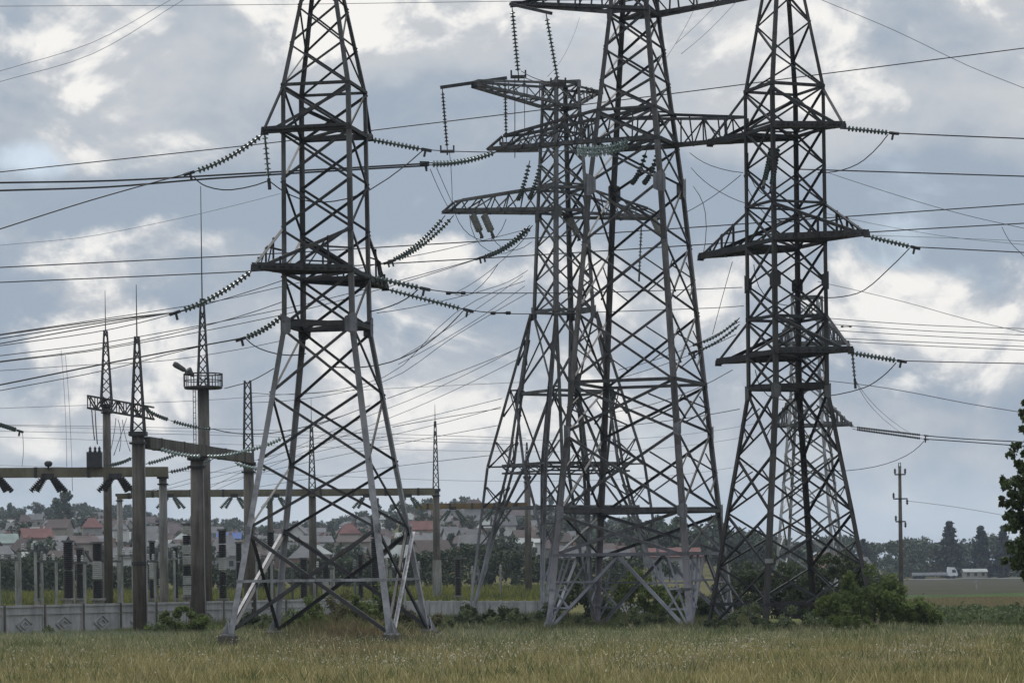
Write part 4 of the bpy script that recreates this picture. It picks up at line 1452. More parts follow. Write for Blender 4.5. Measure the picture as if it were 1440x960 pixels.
def frame(label, px, ytop, wpx, Y, mb_kind=True, group=None):
    k = Y / F
    g0 = G(px, Y)
    zt_ = z_at(g0.x, Y, ytop)
    root = thing('equipment_frame', label, 'frame', g0, group)
    w = wpx * k
    for s in (-1, 1):
        mb = MB()
        x = g0.x + s * w / 2
        mb.bar((x, Y, H(x, Y) - 0.4), (x, Y, zt_), 0.24, 0.24)
        mb.build('post', 'concrete_pale', root)
    mb = MB()
    mb.box((g0.x, Y, zt_ + 0.06), w + 0.5, 0.3, 0.16)
    mb.build('crossbar', 'steel_mid', root)
    mb = MB()
    for s in (-0.3, 0.3):
        mb.lathe((g0.x + s * w, Y, zt_ + 0.14), (g0.x + s * w, Y, zt_ + 0.75), [(0, .08), (.1, .15), (.2, .09), (.3, .15), (.4, .09), (.5, .13), (.6, .05)], 8)
    mb.build('bushing', 'porcelain_white', root)


g = 'pale equipment frames behind the fence at left'
for i, (px, yt, w, Y) in enumerate(((12, 788, 24, 250), (40, 775, 22, 256), (70, 790, 20, 252), (112, 792, 16, 250), (158, 790, 20, 252), (180, 782, 16, 262), (213, 790, 12, 252))):
    frame('pale two-post equipment frame in the yard left of the middle portal column', px, yt, w, Y, group=g)
g = 'pale equipment frames behind the left pylon'
for i, (px, yt, w, Y) in enumerate(((372, 788, 22, 250), (455, 800, 24, 262), (560, 800, 20, 262))):
    frame('pale two-post equipment frame in the yard behind the left pylon\'s lower legs', px, yt, w, Y, group=g)


g = 'slim posts in the yard'
for px, yt, Y in ((28, 780, 262), (60, 786, 270), (118, 782, 268), (146, 776, 275), (188, 784, 270), (246, 786, 262), (290, 790, 272), (335, 782, 268), (400, 792, 272), (412, 800, 262), (470, 792, 274), (500, 798, 262), (545, 796, 272), (590, 800, 268), (665, 806, 290), (705, 804, 295)):
    g0 = G(px, Y)
    z1 = z_at(g0.x, Y, yt)
    mb = MB()
    mb.bar((g0.x, Y, g0.z - 0.4), (g0.x, Y, z1), 0.22, 0.22)
    mb.box((g0.x, Y, z1 + 0.05), 0.5, 0.4, 0.12)
    mb.lathe((g0.x, Y, z1 + 0.1), (g0.x, Y, z1 + 0.8), [(0, .1), (.1, .17), (.2, .1), (.3, .17), (.4, .1), (.5, .15), (.7, .05)], 8)
    tag(mb.build('yard_post', random.choice(('concrete_pale', 'concrete', 'steel_mid')), None, origin=g0), 'slim post topped by a small insulator in the substation yard behind the fence', 'post', g)
for a in (('dark insulator stack of the second row left of the truss column', 112, 772, 842, 11, 262, 'dd'), ('dark slim insulator stack just right of the nearest portal column', 214, 762, 842, 9, 262, 'dwd'),
          ('dark slim stack between the banded insulator stacks', 247, 770, 842, 8, 264, 'dd'), ('dark stack close left of the blunt-spired column', 336, 764, 842, 9, 264, 'ddd'),
          ('low pale insulator stack inside the left pylon', 458, 790, 842, 10, 262, 'wd'), ('dark slim stack inside the left pylon near its right leg', 507, 780, 842, 8, 264, 'dd')):
    stack(*a)

# ------------------------------------------------------------------ foliage helpers
def leaf_cloud(centers, radii, n_per, size, squash=1.0, rs=None, shell=0.5):
    rs = rs or rng
    C = np.repeat(np.asarray(centers, float), n_per, axis=0)
    Rr = np.repeat(np.asarray(radii, float), n_per)
    n = len(C)
    d = rs.normal(size=(n, 3))
    d /= np.linalg.norm(d, axis=1, keepdims=True)
    rad = Rr * (shell + (1 - shell) * rs.random(n)) ** 1.0 * (0.75 + 0.5 * rs.random(n))
    pos = C + d * rad[:, None] * np.array([1, 1, squash])
    a = rs.normal(size=(n, 3))
    a /= np.linalg.norm(a, axis=1, keepdims=True)
    b = np.cross(a, rs.normal(size=(n, 3)))
    b /= np.linalg.norm(b, axis=1, keepdims=True)
    s = size * (0.6 + 0.8 * rs.random(n))[:, None]
    v = np.empty((n, 4, 3))
    v[:, 0] = pos - a * s * 0.7
    v[:, 1] = pos + b * s * 0.36
    v[:, 2] = pos + a * s * 0.7
    v[:, 3] = pos - b * s * 0.36
    return v.reshape(-1, 3)


def mesh_from_quads(name, V, m, nv=4, colors=None):
    n = len(V) // nv
    me = bpy.data.meshes.new(name)
    me.vertices.add(len(V))
    me.vertices.foreach_set('co', V.astype(np.float32).ravel())
    me.loops.add(len(V))
    me.loops.foreach_set('vertex_index', np.arange(len(V), dtype=np.int32))
    me.polygons.add(n)
    me.polygons.foreach_set('loop_start', np.arange(0, len(V), nv, dtype=np.int32))
    me.materials.append(m)
    if colors is not None:
        at = me.attributes.new('tint', 'FLOAT_COLOR', 'POINT')
        at.data.foreach_set('color', np.concatenate([colors, np.ones((len(colors), 1))], axis=1).astype(np.float32).ravel())
    me.update(calc_edges=True)
    me.validate()
    return me


def add_mesh(me, name, parent=None, loc=(0, 0, 0)):
    o = bpy.data.objects.new(name, me)
    o.location = loc
    col.objects.link(o)
    if parent:
        o.parent = parent
    return o


def bush(label, px, Y, w_px, h_px, m='leaf_bush', size=0.19, dens=95, group=None, cat='bush', depth=None):
    k = Y / F
    g0 = G(px, Y)
    root = thing('bush', label, cat, g0, group)
    W_, H_ = w_px * k, h_px * k
    nc = max(10, int(W_ * H_ * 3.2))
    cs, rs_ = [], []
    for _ in range(nc):
        u = random.uniform(-1, 1)
        hmax = H_ * (1 - 0.75 * u * u) * random.uniform(0.6, 1.05)
        cs.append((u * W_ / 2, random.uniform(-0.5, 0.5) * (depth or W_ * 0.6), random.uniform(0.05, 1) ** 0.7 * hmax))
        rs_.append(random.uniform(0.25, 0.55) * min(1.0, 0.25 + H_ * 0.22))
    V = np.concatenate([leaf_cloud(cs, rs_, dens, size), leaf_cloud(cs, [q * 1.25 for q in rs_], dens // 2, size * 0.6)])
    V[:, 2] = np.maximum(V[:, 2], 0.0)
    add_mesh(mesh_from_quads('foliage', V, M[m]), 'foliage', root)
    mb = MB()
    for _ in range(max(5, nc // 3)):
        c = random.choice(cs)
        b0 = Vector((c[0] * 0.4, c[1] * 0.4, -0.1))
        mid = Vector((c[0] * 0.75, c[1] * 0.75, c[2] * 0.55))
        mb.tube([b0, mid, Vector(c)], 0.045, 5, r2=0.012)
    o = mb.build('stems', 'bark', None)
    o.parent = root
    o['kind'] = 'stuff'
    return root


bush('broad bright green bush growing around the dark right pylon\'s right foot', 1226, 166, 175, 92, dens=95)
bush('low bush in front of the dark right pylon between its feet', 1110, 164, 130, 40, 'leaf_bush_dark', dens=60)
bush('bush at the right end of the bushes, beside the right pylon\'s outer foot', 1288, 164, 70, 56, 'leaf_bush')
bush('bush on the left foot of the dark right pylon', 1010, 160, 90, 30, 'leaf_bush_dark')
bush('green bush at the foot of the middle portal column', 262, 176, 110, 46, 'leaf_bush')
bush('small bush between the middle portal column and the left pylon foot', 345, 180, 50, 40, 'leaf_bush_dark')
bush('slender leafy sapling bush inside the left pylon, near its right leg', 527, 176, 90, 84, 'leaf_bush')
bush('wide dark bush in front of the pale ribbed fence', 690, 182, 130, 42, 'leaf_bush_dark')
bush('dark green bush behind the foot of the waisted pylon', 812, 190, 110, 66, 'leaf_bush_dark')
bush('leafy bush between the feet of the tallest pylon', 900, 196, 130, 74, 'leaf_bush')
bush('bush filling the gap between the tallest and right pylons', 975, 205, 90, 60, 'leaf_bush_dark')
bush('dark tall bush mass behind the right pylon', 1080, 215, 170, 92, 'leaf_bush_dark')
bush('round bush behind the right pylon\'s far foot', 1175, 212, 120, 110, 'leaf_bush_dark')

for px, Y, w_, h_ in ((640, 168, 70, 26), (712, 174, 70, 26), (810, 176, 60, 22), (900, 174, 70, 26), (935, 178, 70, 28), (1060, 158, 90, 30), (1130, 157, 100, 32), (1190, 156, 80, 30)):
    bush('low weedy shrub in the grass along the feet of the central and right pylons', px, Y, w_ * 1.15, h_ * 1.45, random.choice(('leaf_bush', 'leaf_weed', 'leaf_weed')), 0.14, 80, 'low weedy shrubs along the pylon feet')
for px, Y, w_, h_ in ((395, 163, 80, 40), (440, 160, 90, 44), (485, 164, 90, 48), (530, 158, 70, 36), (600, 162, 70, 36), (560, 166, 60, 40)):
    bush('brownish weedy shrub in the thicket under the left pylon', px, Y, w_ * 1.1, h_ * 1.35, random.choice(('leaf_brown', 'leaf_weed', 'leaf_bush')), 0.14, 80, 'weedy shrubs under the left pylon')
bush('pale leafy shrub at the fence just left of the middle portal column', 228, 175, 44, 28, 'leaf_weed', 0.15)
bush('small leafy shrub against the fence at far left', 70, 177, 60, 20, 'leaf_weed', 0.15)

# tree at the right edge
rt = thing('broadleaf_tree', 'dark leafy tree entering at the right edge', 'tree', G(1490, 108))
kt = 108 / F
mb = MB()
base = rt.location.copy()
tp = P(1480, 660, 108) - base
mb.tube([(0, 0, -0.3), (0.1, 0, 1.2), Vector((tp.x * 0.6, 0, tp.z * 0.6)), tp], 0.16, 8, r2=0.06)
br = []
for (px, py, dy) in ((1420, 690, -0.3), (1408, 700, 0.2), (1425, 740, -0.5), (1418, 795, 0.1), (1445, 620, 0.2), (1436, 574, 0), (1440, 660, -0.6), (1470, 640, 0.4), (1412, 672, .3), (1430, 715, -0.4), (1455, 780, 0.4), (1500, 700, 0), (1520, 640, .5), (1540, 740, -.4), (1500, 580, 0), (1436, 765, .3), (1450, 705, .1), (1434, 684, -.2), (1428, 728, .3), (1446, 742, .2), (1442, 800, -.1), (1452, 660, .1),
                     (1560, 690, 0.3), (1530, 600, 0), (1510, 790, 0.2), (1480, 540, 0.1)):
    e = P(px, py, 108 + dy) - base
    s = Vector((tp.x * 0.7, 0, min(tp.z * 0.85, max(0.9, e.z - 0.7))))
    mb.tube([s, s.lerp(e, 0.5) + Vector((0, 0, 0.12)), e], 0.045, 5, r2=0.012)
    br.append((e, s))
o = mb.build('trunk', 'bark', None)
o.parent = rt
cs, rs_ = [], []
for e, s in br:
    for t in (0.5, 0.62, 0.74, 0.86, 0.96, 1.02):
        c = s.lerp(e, t) + Vector((random.gauss(0, 0.1), random.gauss(0, 0.15), random.gauss(0, 0.1)))
        cs.append(tuple(c))
        rs_.append(random.uniform(0.12, 0.3) * (1.15 - 0.45 * t))
for _ in range(210):
    px, py = random.gauss(1458, 26), random.uniform(600, 812)
    if px < 1402 + 0.0011 * (py - 700) ** 2 * 3.2 or random.random() < 0.12:
        continue
    cs.append(tuple(P(px, py, 108 + random.uniform(-1.2, 1.2)) - base))
    rs_.append(random.uniform(0.10, 0.26))
V = np.concatenate([leaf_cloud(cs, rs_, 62, 0.145, shell=0.1), leaf_cloud(cs, rs_, 25, 0.09, shell=0.3)])
add_mesh(mesh_from_quads('crown', V, M['leaf_tree']), 'crown', rt)

# ------------------------------------------------------------------ far trees


def tree_proto(kind, seed):
    rs = np.random.default_rng(seed)
    root = bpy.data.objects.new('tree', None)
    if kind == 'round':
        n = 26
        cs = rs.normal(size=(n, 3)) * np.array([2.3, 2.3, 1.9]) * 0.75 + np.array([0, 0, 5.6])
        rad = rs.uniform(0.8, 1.7, n)
        V = leaf_cloud(cs, rad, 46, 0.75, rs=rs, shell=0.6)
        m, th = M['leaf_far'] if seed % 2 else M['leaf_far_light'], 4.5
    elif kind == 'poplar':
        n = 26
        z = rs.uniform(2, 12, n)
        wid = 1.5 * np.sin(np.clip((z - 1) / 12, 0, 1) * 3.0) + 0.3
        cs = np.stack([rs.normal(size=n) * wid * 0.5, rs.normal(size=n) * wid * 0.5, z], 1)
        V = leaf_cloud(cs, rs.uniform(0.6, 1.1, n), 46, 0.6, rs=rs, shell=0.5)
        m, th = M['leaf_far'], 8
    else:
        n = 70
        z = rs.uniform(1.0, 13.5, n)
        wid = (14.2 - z) * 0.27
        ang = rs.uniform(0, 6.28, n)
        cs = np.stack([np.cos(ang) * wid * 0.75, np.sin(ang) * wid * 0.75, z - wid * 0.2], 1)
        V = leaf_cloud(cs, 0.5 + wid * 0.42, 40, 0.7, rs=rs, shell=0.2, squash=0.7)
        m, th = M['leaf_conifer'], 12
    V[:, 2] = np.maximum(V[:, 2], 0.4)
    col.objects.link(root)
    add_mesh(mesh_from_quads('crown', V, m), 'crown', root)
    mb = MB()
    mb.tube([(0, 0, -0.8), (0.05, 0, th * 0.5), (0, 0.1, th)], 0.28, 6, r2=0.1)
    o = mb.build('trunk', 'bark', None)
    o.parent = root
    return root


protos = {('round', s): tree_proto('round', s) for s in (1, 2, 3, 4)}
protos.update({('poplar', 5): tree_proto('poplar', 5), ('conifer', 6): tree_proto('conifer', 6), ('conifer', 7): tree_proto('conifer', 7)})
used = set()


def plant(key, px, Y, s, label, group=None, sz=None):
    pr = protos[key]
    if key in used:
        o = clone(pr)
    else:
        o = pr
        used.add(key)
    o.location = G(px, Y)
    o.scale = (s, s, sz or s)
    o.rotation_euler = (0, 0, random.uniform(0, 6.28))
    tag(o, label, 'tree', group)
    if not group and 'group' in o:
        del o['group']
    o.name = 'conifer_tree' if key[0] == 'conifer' else 'broadleaf_tree'
    return o


plant(('conifer', 6), 1337, 1060, 1.75, 'tallest dark spruce above the woodland, left of the other spruces on the right', sz=1.55)
plant(('conifer', 7), 1381, 1060, 1.5, 'second dark spruce above the woodland, between the tallest spruce and the right-edge tree', sz=1.4)
plant(('conifer', 6), 1412, 1060, 1.35, 'third spruce above the woodland, next to the right-edge tree', sz=1.42)
plant(('conifer', 7), 1216, 1060, 1.1, 'small dark spruce in the woodland just right of the right pylon', sz=1.1)
plant(('conifer', 7), 1283, 1130, 0.7, 'narrow conifer top in the woodland right of the wooden pole', sz=1.15)
plant(('poplar', 5), 96, 1010, 1.5, 'tall dark rounded tree on the hill behind the splayed insulators at far left', sz=1.35)
plant(('poplar', 5), 82, 1030, 1.3, 'slightly lower tree joined to the tall dark tree at far left', sz=1.15)
plant(('poplar', 5), 770, 900, 1.2, 'dark upright tree on the hill behind the brown column', sz=1.0)
plant(('round', 1), 800, 930, 1.3, 'dark round tree behind the waisted pylon\'s left leg')
gh = 'trees among the hillside houses'
cand = []
for Yr, n in ((600, 12), (700, 15), (790, 17), (900, 21), (1040, 25), (1230, 28), (1400, 38), (1520, 44), (1590, 60)):
    for k in range(n):
        px = -60 + (k + random.random()) * (1060 / n)
        cand.append((px, Yr + random.uniform(-50, 50)))
for px, Y in cand:
    key = ('round', random.choice((1, 2, 3, 4)))
    if random.random() < 0.05:
        key = ('poplar', 5)
    plant(key, px, Y, random.uniform(0.5, 0.95) if Y < 1450 else random.uniform(0.8, 1.2), 'leafy tree growing among the houses on the hillside behind the substation', gh)
for k in range(18):
    plant(('round', random.choice((1, 3))), 840 + 15 * k + random.uniform(-6, 6), random.uniform(700, 940), random.uniform(1.1, 1.7), 'tall dark tree of the row behind the tallest and right pylons', 'dark trees behind the tallest pylon')

# woodland band on the right, one mass
cs, rs_ = [], []
for k in range(1100):
    px = random.uniform(1010, 1640)
    Y = random.uniform(1060, 1240)
    gp = G(px, Y)
    hmax = 13.5 + 1.4 * math.sin(px * 0.06) + 1.0 * math.sin(px * 0.021 + 2)
    if px > 1250 and Y > 1180 and k % 5 == 0:
        hmax += 2
    cs.append((gp.x, gp.y, gp.z + min(1, random.random() * 1.3) * hmax * random.uniform(0.9, 1.0)))
    rs_.append(random.uniform(1.4, 2.6))
V = leaf_cloud(cs, rs_, 60, 1.0, shell=0.5)
tag(add_mesh(mesh_from_quads('woodland', V, M['leaf_far']), 'woodland'), 'dark band of woodland beyond the road on the right', None, None, 'stuff')

# hedge behind the substation yard
cs, rs_ = [], []
for k in range(1300):
    px = random.uniform(-110, 900)
    Y = random.uniform(445, 475)
    gp = G(px, Y)
    hm = 4.2 + 0.8 * math.sin(px * 0.03) + 0.7 * math.sin(px * 0.011 + 1) + (1.0 if 560 < px < 900 else 0)
    cs.append((gp.x, gp.y, gp.z + random.random() ** 0.7 * hm))
    rs_.append(random.uniform(0.5, 1.0))
V = leaf_cloud(cs, rs_, 46, 0.5, shell=0.55)
tag(add_mesh(mesh_from_quads('hedge', V, M['leaf_hedge']), 'hedge'), 'dark overgrown hedge behind the bright grass of the substation yard', None, None, 'stuff')
# rough roadside scrub on the right, along the far field edge
cs, rs_ = [], []
for k in range(240):
    px = random.uniform(1030, 1260)
    Y = random.uniform(420, 520)
    gp = G(px, Y)
    cs.append((gp.x, gp.y, gp.z + random.random() ** 0.7 * (4.6 - 3.2 * max(0, (px - 1180) / 80))))
    rs_.append(random.uniform(0.5, 1.1))
V = leaf_cloud(cs, rs_, 46, 0.5, shell=0.55)
tag(add_mesh(mesh_from_quads('scrub', V, M['leaf_hedge']), 'scrub'), 'dark scrub along the field edge behind the right pylon', None, None, 'stuff')


# ------------------------------------------------------------------ houses
def house(label, px, py_base, w, d, h, rh, wall, roof, Y, rz=0.0, hip=False, chimney=True, group=None, nwin=3, name='house'):
    g0 = G(px, Y)
    zb = z_at(g0.x, Y, py_base)
    z = g0.z
    if zb > z:
        h = h + min(zb - z, 3.0)
    root = thing(name, label, 'house', g0, group)
    cx, sx = math.cos(rz), math.sin(rz)

    def T(x, y, zz):
        return Vector((g0.x + x * cx - y * sx, Y + x * sx + y * cx, z + zz))
    mb = MB()
    mb._add([T(-w / 2, -d / 2, -2.5), T(w / 2, -d / 2, -2.5), T(w / 2, d / 2, -2.5), T(-w / 2, d / 2, -2.5), T(-w / 2, -d / 2, h), T(w / 2, -d / 2, h), T(w / 2, d / 2, h), T(-w / 2, d / 2, h),
             T(-w / 2, 0, h + rh), T(w / 2, 0, h + rh)] if not hip else
            [T(-w / 2, -d / 2, -2.5), T(w / 2, -d / 2, -2.5), T(w / 2, d / 2, -2.5), T(-w / 2, d / 2, -2.5), T(-w / 2, -d / 2, h), T(w / 2, -d / 2, h), T(w / 2, d / 2, h), T(-w / 2, d / 2, h)],
            [(0, 1, 5, 4), (2, 3, 7, 6), (1, 2, 6, 9, 5), (3, 0, 4, 8, 7)] if not hip else [(0, 1, 5, 4), (2, 3, 7, 6), (1, 2, 6, 5), (3, 0, 4, 7)])
    mb.build('wall', wall, root)
    mb = MB()
    e = 0.45
    k = 0 if not hip else min(w, d) * 0.4
    r0 = [T(-w / 2 - e, -d / 2 - e, h - e * rh / d * 1.2), T(w / 2 + e, -d / 2 - e, h - e * rh / d * 1.2), T(w / 2 + e - k, 0, h + rh + 0.08), T(-w / 2 - e + k, 0, h + rh + 0.08),
          T(-w / 2 - e, d / 2 + e, h - e * rh / d * 1.2), T(w / 2 + e, d / 2 + e, h - e * rh / d * 1.2)]
    up = Vector((0, 0, 0.2))
    mb._add(r0 + [v + up for v in r0],
            [(6, 7, 8, 9), (9, 8, 11, 10), (0, 3, 2, 1), (3, 4, 5, 2), (0, 1, 7, 6), (5, 4, 10, 11), (1, 2, 8, 7), (2, 5, 11, 8), (3, 0, 6, 9), (4, 3, 9, 10)])
    rf = mb.build('roof', roof, root)
    if chimney:
        mb = MB()
        mb.bar(T(w * 0.22, d * 0.12, h + rh * 0.4), T(w * 0.22, d * 0.12, h + rh + 1.0), 0.7, 0.7)
        sub(mb, 'chimney', 'wall_brick', rf, root)
    for i in range(nwin):
        x = (i + 0.5) / nwin * w - w / 2
        mb = MB()
        mb.poly([T(x - 0.5, -d / 2 - 0.03, h * 0.4), T(x + 0.5, -d / 2 - 0.03, h * 0.4), T(x + 0.5, -d / 2 - 0.03, h * 0.4 + 1.25), T(x - 0.5, -d / 2 - 0.03, h * 0.4 + 1.25)], 0.06, (sx, -cx, 0))
        mb.build('window', 'glass_dark', root)
    return root


HS = [
    ('house with a bright red gable roof left of the truss column', 131, 745, 9, 9, 4, 3.4, 'wall_grey', 'roof_red', 900, 0.2, True),
    ('large brown-roofed house with a pale gable end, left of the red-roofed one', 86, 752, 10, 8, 4.5, 3.0, 'wall_tan', 'roof_dullred', 860, -0.25, False),
    ('long low house with a red sloping roof beside a pale roof at far left', 52, 762, 12, 9, 3.2, 3.0, 'wall_tan', 'roof_red', 780, 0.4, False),
    ('pale teal-roofed shed at the far left edge of the hillside', 6, 765, 10, 8, 3, 2.6, 'wall_white', 'roof_teal', 720, 0.3, False),
    ('pinkish-roofed low house between the two black insulator stacks', 118, 775, 10, 8, 2.6, 2.0, 'wall_tan', 'roof_dullred', 700, 0.5, False),
    ('white house half hidden behind the nearest portal column', 172, 752, 6, 6, 6, 2.0, 'wall_white', 'roof_grey', 800, 0, True),
    ('grey-roofed house just right of the nearest portal column', 222, 748, 9, 8, 4, 2.6, 'wall_grey', 'roof_grey', 860, 0.3, False),
    ('house with a broad bright blue roof', 324, 746, 11, 8, 3.5, 2.2, 'wall_grey', 'roof_blue', 900, 0.0, False),
    ('grey house with a gabled roof above the blue roof', 304, 728, 8, 8, 4, 2.6, 'wall_grey', 'roof_grey', 1010, 0.4, False),
    ('dark grey house below the blue roof', 318, 768, 10, 8, 3.2, 3.0, 'wall_grey', 'roof_grey', 740, 0.1, True),
    ('white two-storey gable house seen through the left pylon', 421, 752, 7, 7, 6, 3.0, 'wall_white', 'roof_grey', 840, 1.4, False),
    ('low white house in the middle of the left pylon', 445, 770, 12, 7, 3.6, 1.8, 'wall_white', 'roof_grey', 740, 0.3, False),
    ('house with a crimson roof and a pale wall inside the left pylon', 492, 752, 9, 8, 4.2, 3.2, 'wall_tan', 'roof_red', 860, 0.15, True),
    ('greenish low building under the crimson roof', 500, 774, 12, 7, 3, 1.6, 'wall_tan', 'roof_brown', 720, 0.0, False),
    ('long dull red roofed house right of the left pylon', 592, 756, 13, 8, 3.6, 2.8, 'wall_tan', 'roof_red', 830, 0.0, False),
    ('pale low house under the long dull red roof', 585, 774, 11, 7, 3.2, 1.6, 'wall_grey', 'roof_grey', 740, 0.1, False),
    ('bright yellow house left of the waisted pylon', 682, 772, 6, 6, 4, 1.8, 'wall_yellow', 'roof_brown', 740, 0.2, True),
    ('tall pale grey house with a broad gable behind the waisted pylon\'s left leg', 710, 762, 9, 8, 6, 3.2, 'wall_white', 'roof_grey', 800, 0.2, False),
    ('big brown-grey gabled house on the skyline above the rusty beam', 668, 728, 14, 10, 5, 4.2, 'wall_grey', 'roof_brown', 1180, 0.2, True),
    ('pale flat building below the tall grey house', 735, 776, 15, 8, 2.8, 1.0, 'wall_white', 'roof_pale', 700, 0.0, False),
    ('brick house seen between the waisted pylon and the tallest pylon\'s legs', 846, 770, 10, 8, 5, 3, 'wall_brick', 'roof_brown', 860, 0.3, False),
    ('red-roofed low house behind the tallest pylon\'s right feet', 948, 796, 16, 8, 2.6, 2.0, 'wall_grey', 'roof_red', 600, 0.1, False),
    ('brown gabled house high inside the tallest pylon', 985, 770, 9, 8, 5, 4.0, 'wall_brick', 'roof_brown', 980, 0.9, False),
    ('salmon pink house visible through the right pylon', 1168, 806, 13, 8, 5.5, 1.6, 'wall_pink', 'roof_dullred', 760, 0.1, True),
    ('red-roofed house left of the right pylon\'s feet', 1040, 800, 9, 8, 3.0, 2.0, 'wall_tan', 'roof_dullred', 900, 0.3, False),
    ('pinkish house with pale gable right of the tallest pylon', 1013, 790, 8, 8, 4.0, 3.0, 'wall_tan', 'roof_grey', 960, 1.2, False),
    ('small house with a pale roof above the scrub right of the right pylon', 1212, 778, 8, 7, 3.5, 3.0, 'wall_grey', 'roof_grey', 1050, 0.6, False),
]
for hh in HS:
    house(*hh[:3], *[q * (0.66 if i_ < 2 else 0.8) for i_, q in enumerate(hh[3:7])], *hh[7:])
gp_ = 'small houses across the hillside'
walls = ['wall_white', 'wall_grey', 'wall_tan', 'wall_brick', 'wall_grey', 'wall_tan']
roofs = ['roof_grey', 'roof_brown', 'roof_grey', 'roof_dullred', 'roof_brown', 'roof_grey', 'roof_brown', 'roof_grey', 'roof_pale']
for Yr, n in ((640, 18), (700, 22), (770, 26), (850, 28), (950, 30), (1060, 30), (1200, 34), (1350, 34), (1480, 30)):
    for k in range(n):
        px = -40 + (k + random.random()) * (960 / n)
        house('small grey or brown roofed house scattered among the trees of the hillside', px, 2000, random.uniform(4.5, 8.5), random.uniform(4.5, 6.5), random.uniform(2.3, 4.2), random.uniform(1.5, 2.6),
              random.choice(walls), random.choice(roofs), Yr + random.uniform(-50, 50), random.uniform(-0.7, 0.7), random.random() < 0.4, random.random() < 0.6, gp_, 2)

# ------------------------------------------------------------------ right: utility pole, truck, hut, sign post
Yp = 345
pr = thing('utility_pole', 'tall dark utility pole with three short crossarms, standing alone right of the pylons', 'utility pole', G(1268, Yp))
kx = Yp / F
Xp_, gz = pr.location.x, pr.location.z
zt_ = z_at(Xp_, Yp, 655)
mb = MB()
mb.lathe((Xp_, Yp, gz - 1), (Xp_, Yp, zt_), [(0, 0.31), (zt_ - gz + 1, 0.18)], 10)
mb.build('pole', 'wood_pole', pr, smooth=True)
for i, (py, w) in enumerate(((667, 15), (701, 20), (733, 14))):
    z = z_at(Xp_, Yp, py)
    mb = MB()
    mb.bar((Xp_ - w * kx / 2, Yp - 0.25, z), (Xp_ + w * kx / 2, Yp - 0.25, z), 0.16, 0.16)
    ca = mb.build('crossarm', 'steel_dark', pr)
    mb = MB()
    for s in (-1, 1):
        dn = -1 if (i and s > 0) else 1
        c = Vector((Xp_ + s * w * kx / 2 * 0.95, Yp - 0.25, z))
        mb.lathe(c, c + Vector((0, 0, 0.75 * dn)), [(0, .06), (.15, .08), (.25, .17), (.4, .08), (.5, .17), (.62, .1), (.75, .05)], 8)
    sub(mb, 'pin_insulator', 'porcelain_dark', ca, pr)
mb = MB()
mb.tube([(Xp_ - 0.15, Yp, zt_ - 0.2), (Xp_ - 0.1, Yp, zt_ + 0.4), (Xp_ + 0.1, Yp, zt_ + 0.4), (Xp_ + 0.15, Yp, zt_ - 0.2)], 0.06, 5)
mb.build('top_bracket', 'steel_dark', pr)
W('faint slack wire from the utility pole towards the right-edge tree', [(1276, 704), (1340, 712), (1400, 722), (1440, 730)], 345, 330, 0.02, None, 'wire_pale')

# truck with flat trailer
Yt = 985
g0 = G(1314, Yt)
tz = g0.z + 0.3
tk = thing('truck', 'white-cabbed truck with a long pale flat trailer driving right on the distant road', 'truck', (g0.x, Yt, tz))
kk = Yt / F


def TX(px):
    return GX(px, Yt, 810)


x0, x1 = TX(1283), TX(1346)
mb = MB()
cxw = 2.6
# cab with sloped windscreen: side outline extruded across the road
prof = [(x1 - 3.4, tz + 0.9), (x1 - 0.05, tz + 0.9), (x1, tz + 1.9), (x1 - 0.55, tz + 3.3), (x1 - 1.1, tz + 3.9), (x1 - 3.2, tz + 4.0), (x1 - 3.4, tz + 3.2)]
mb.poly([(a_, Yt, b_) for a_, b_ in prof], 2.4, (0, 1, 0))
cab = mb.build('cab', 'white_paint', tk)
mb = MB()
mb.poly([(x1 - 1.9, Yt - 1.23, tz + 2.1), (x1 - 0.45, Yt - 1.23, tz + 2.1), (x1 - 0.85, Yt - 1.23, tz + 3.1), (x1 - 1.9, Yt - 1.23, tz + 3.1)], 0.04, (0, 1, 0))
sub(mb, 'side_window', 'glass_dark', cab, tk)
mb = MB()
mb.box(((x0 + x1 - 3.6) / 2, Yt, tz + 1.75), x1 - 3.6 - x0, 2.4, 0.9)
mb.box(((x0 + x1 - 3.6) / 2, Yt, tz + 1.15), x1 - 3.6 - x0, 0.9, 0.35)
mb.build('trailer', 'trailer', tk)
for xx in (x1 - 1.2, x1 - 3.2, x0 + 1.2, x0 + 2.5, x0 + 3.8):
    for s in (-1, 1):
        mb = MB()
        mb.lathe((xx, Yt + s * 1.2 - 0.15, tz + 0.55), (xx, Yt + s * 1.2 + 0.15, tz + 0.55), [(0, 0.45), (0.04, 0.55), (0.26, 0.55), (0.3, 0.45)], 12)
        mb.build('wheel', 'rubber', tk)

house('small pale pink building beside the road, right of the truck', 1371, 815, 8.0, 5, 2.4, 0.9, 'wall_tan', 'roof_pale', 1022, 0.05, False, False, None, 3, 'roadside_building')
mb = MB()
g0 = G(1374, 430)
sp = thing('marker_post', 'slim pale post with a small plate standing in the brown field, below the pink building', 'post', g0)
zt_ = z_at(g0.x, 430, 814)
mb.bar((g0.x, 430, g0.z - 0.3), (g0.x, 430, zt_), 0.18, 0.18)
mb.build('post', 'concrete_pale', sp)
mb = MB()
mb.box((g0.x, 429.85, zt_ - 0.25), 0.7, 0.06, 0.45)
mb.build('plate', 'concrete_pale', sp)

# sagging roof / plate sign on the right pylon foot
mb = MB()
c = T4.corner(0, T4.z(788))
mb.box(c + Vector((0.1, -0.06, 0)), 0.5, 0.04, 0.26)
mb.build('number_plate', 'concrete_pale', T4.root)


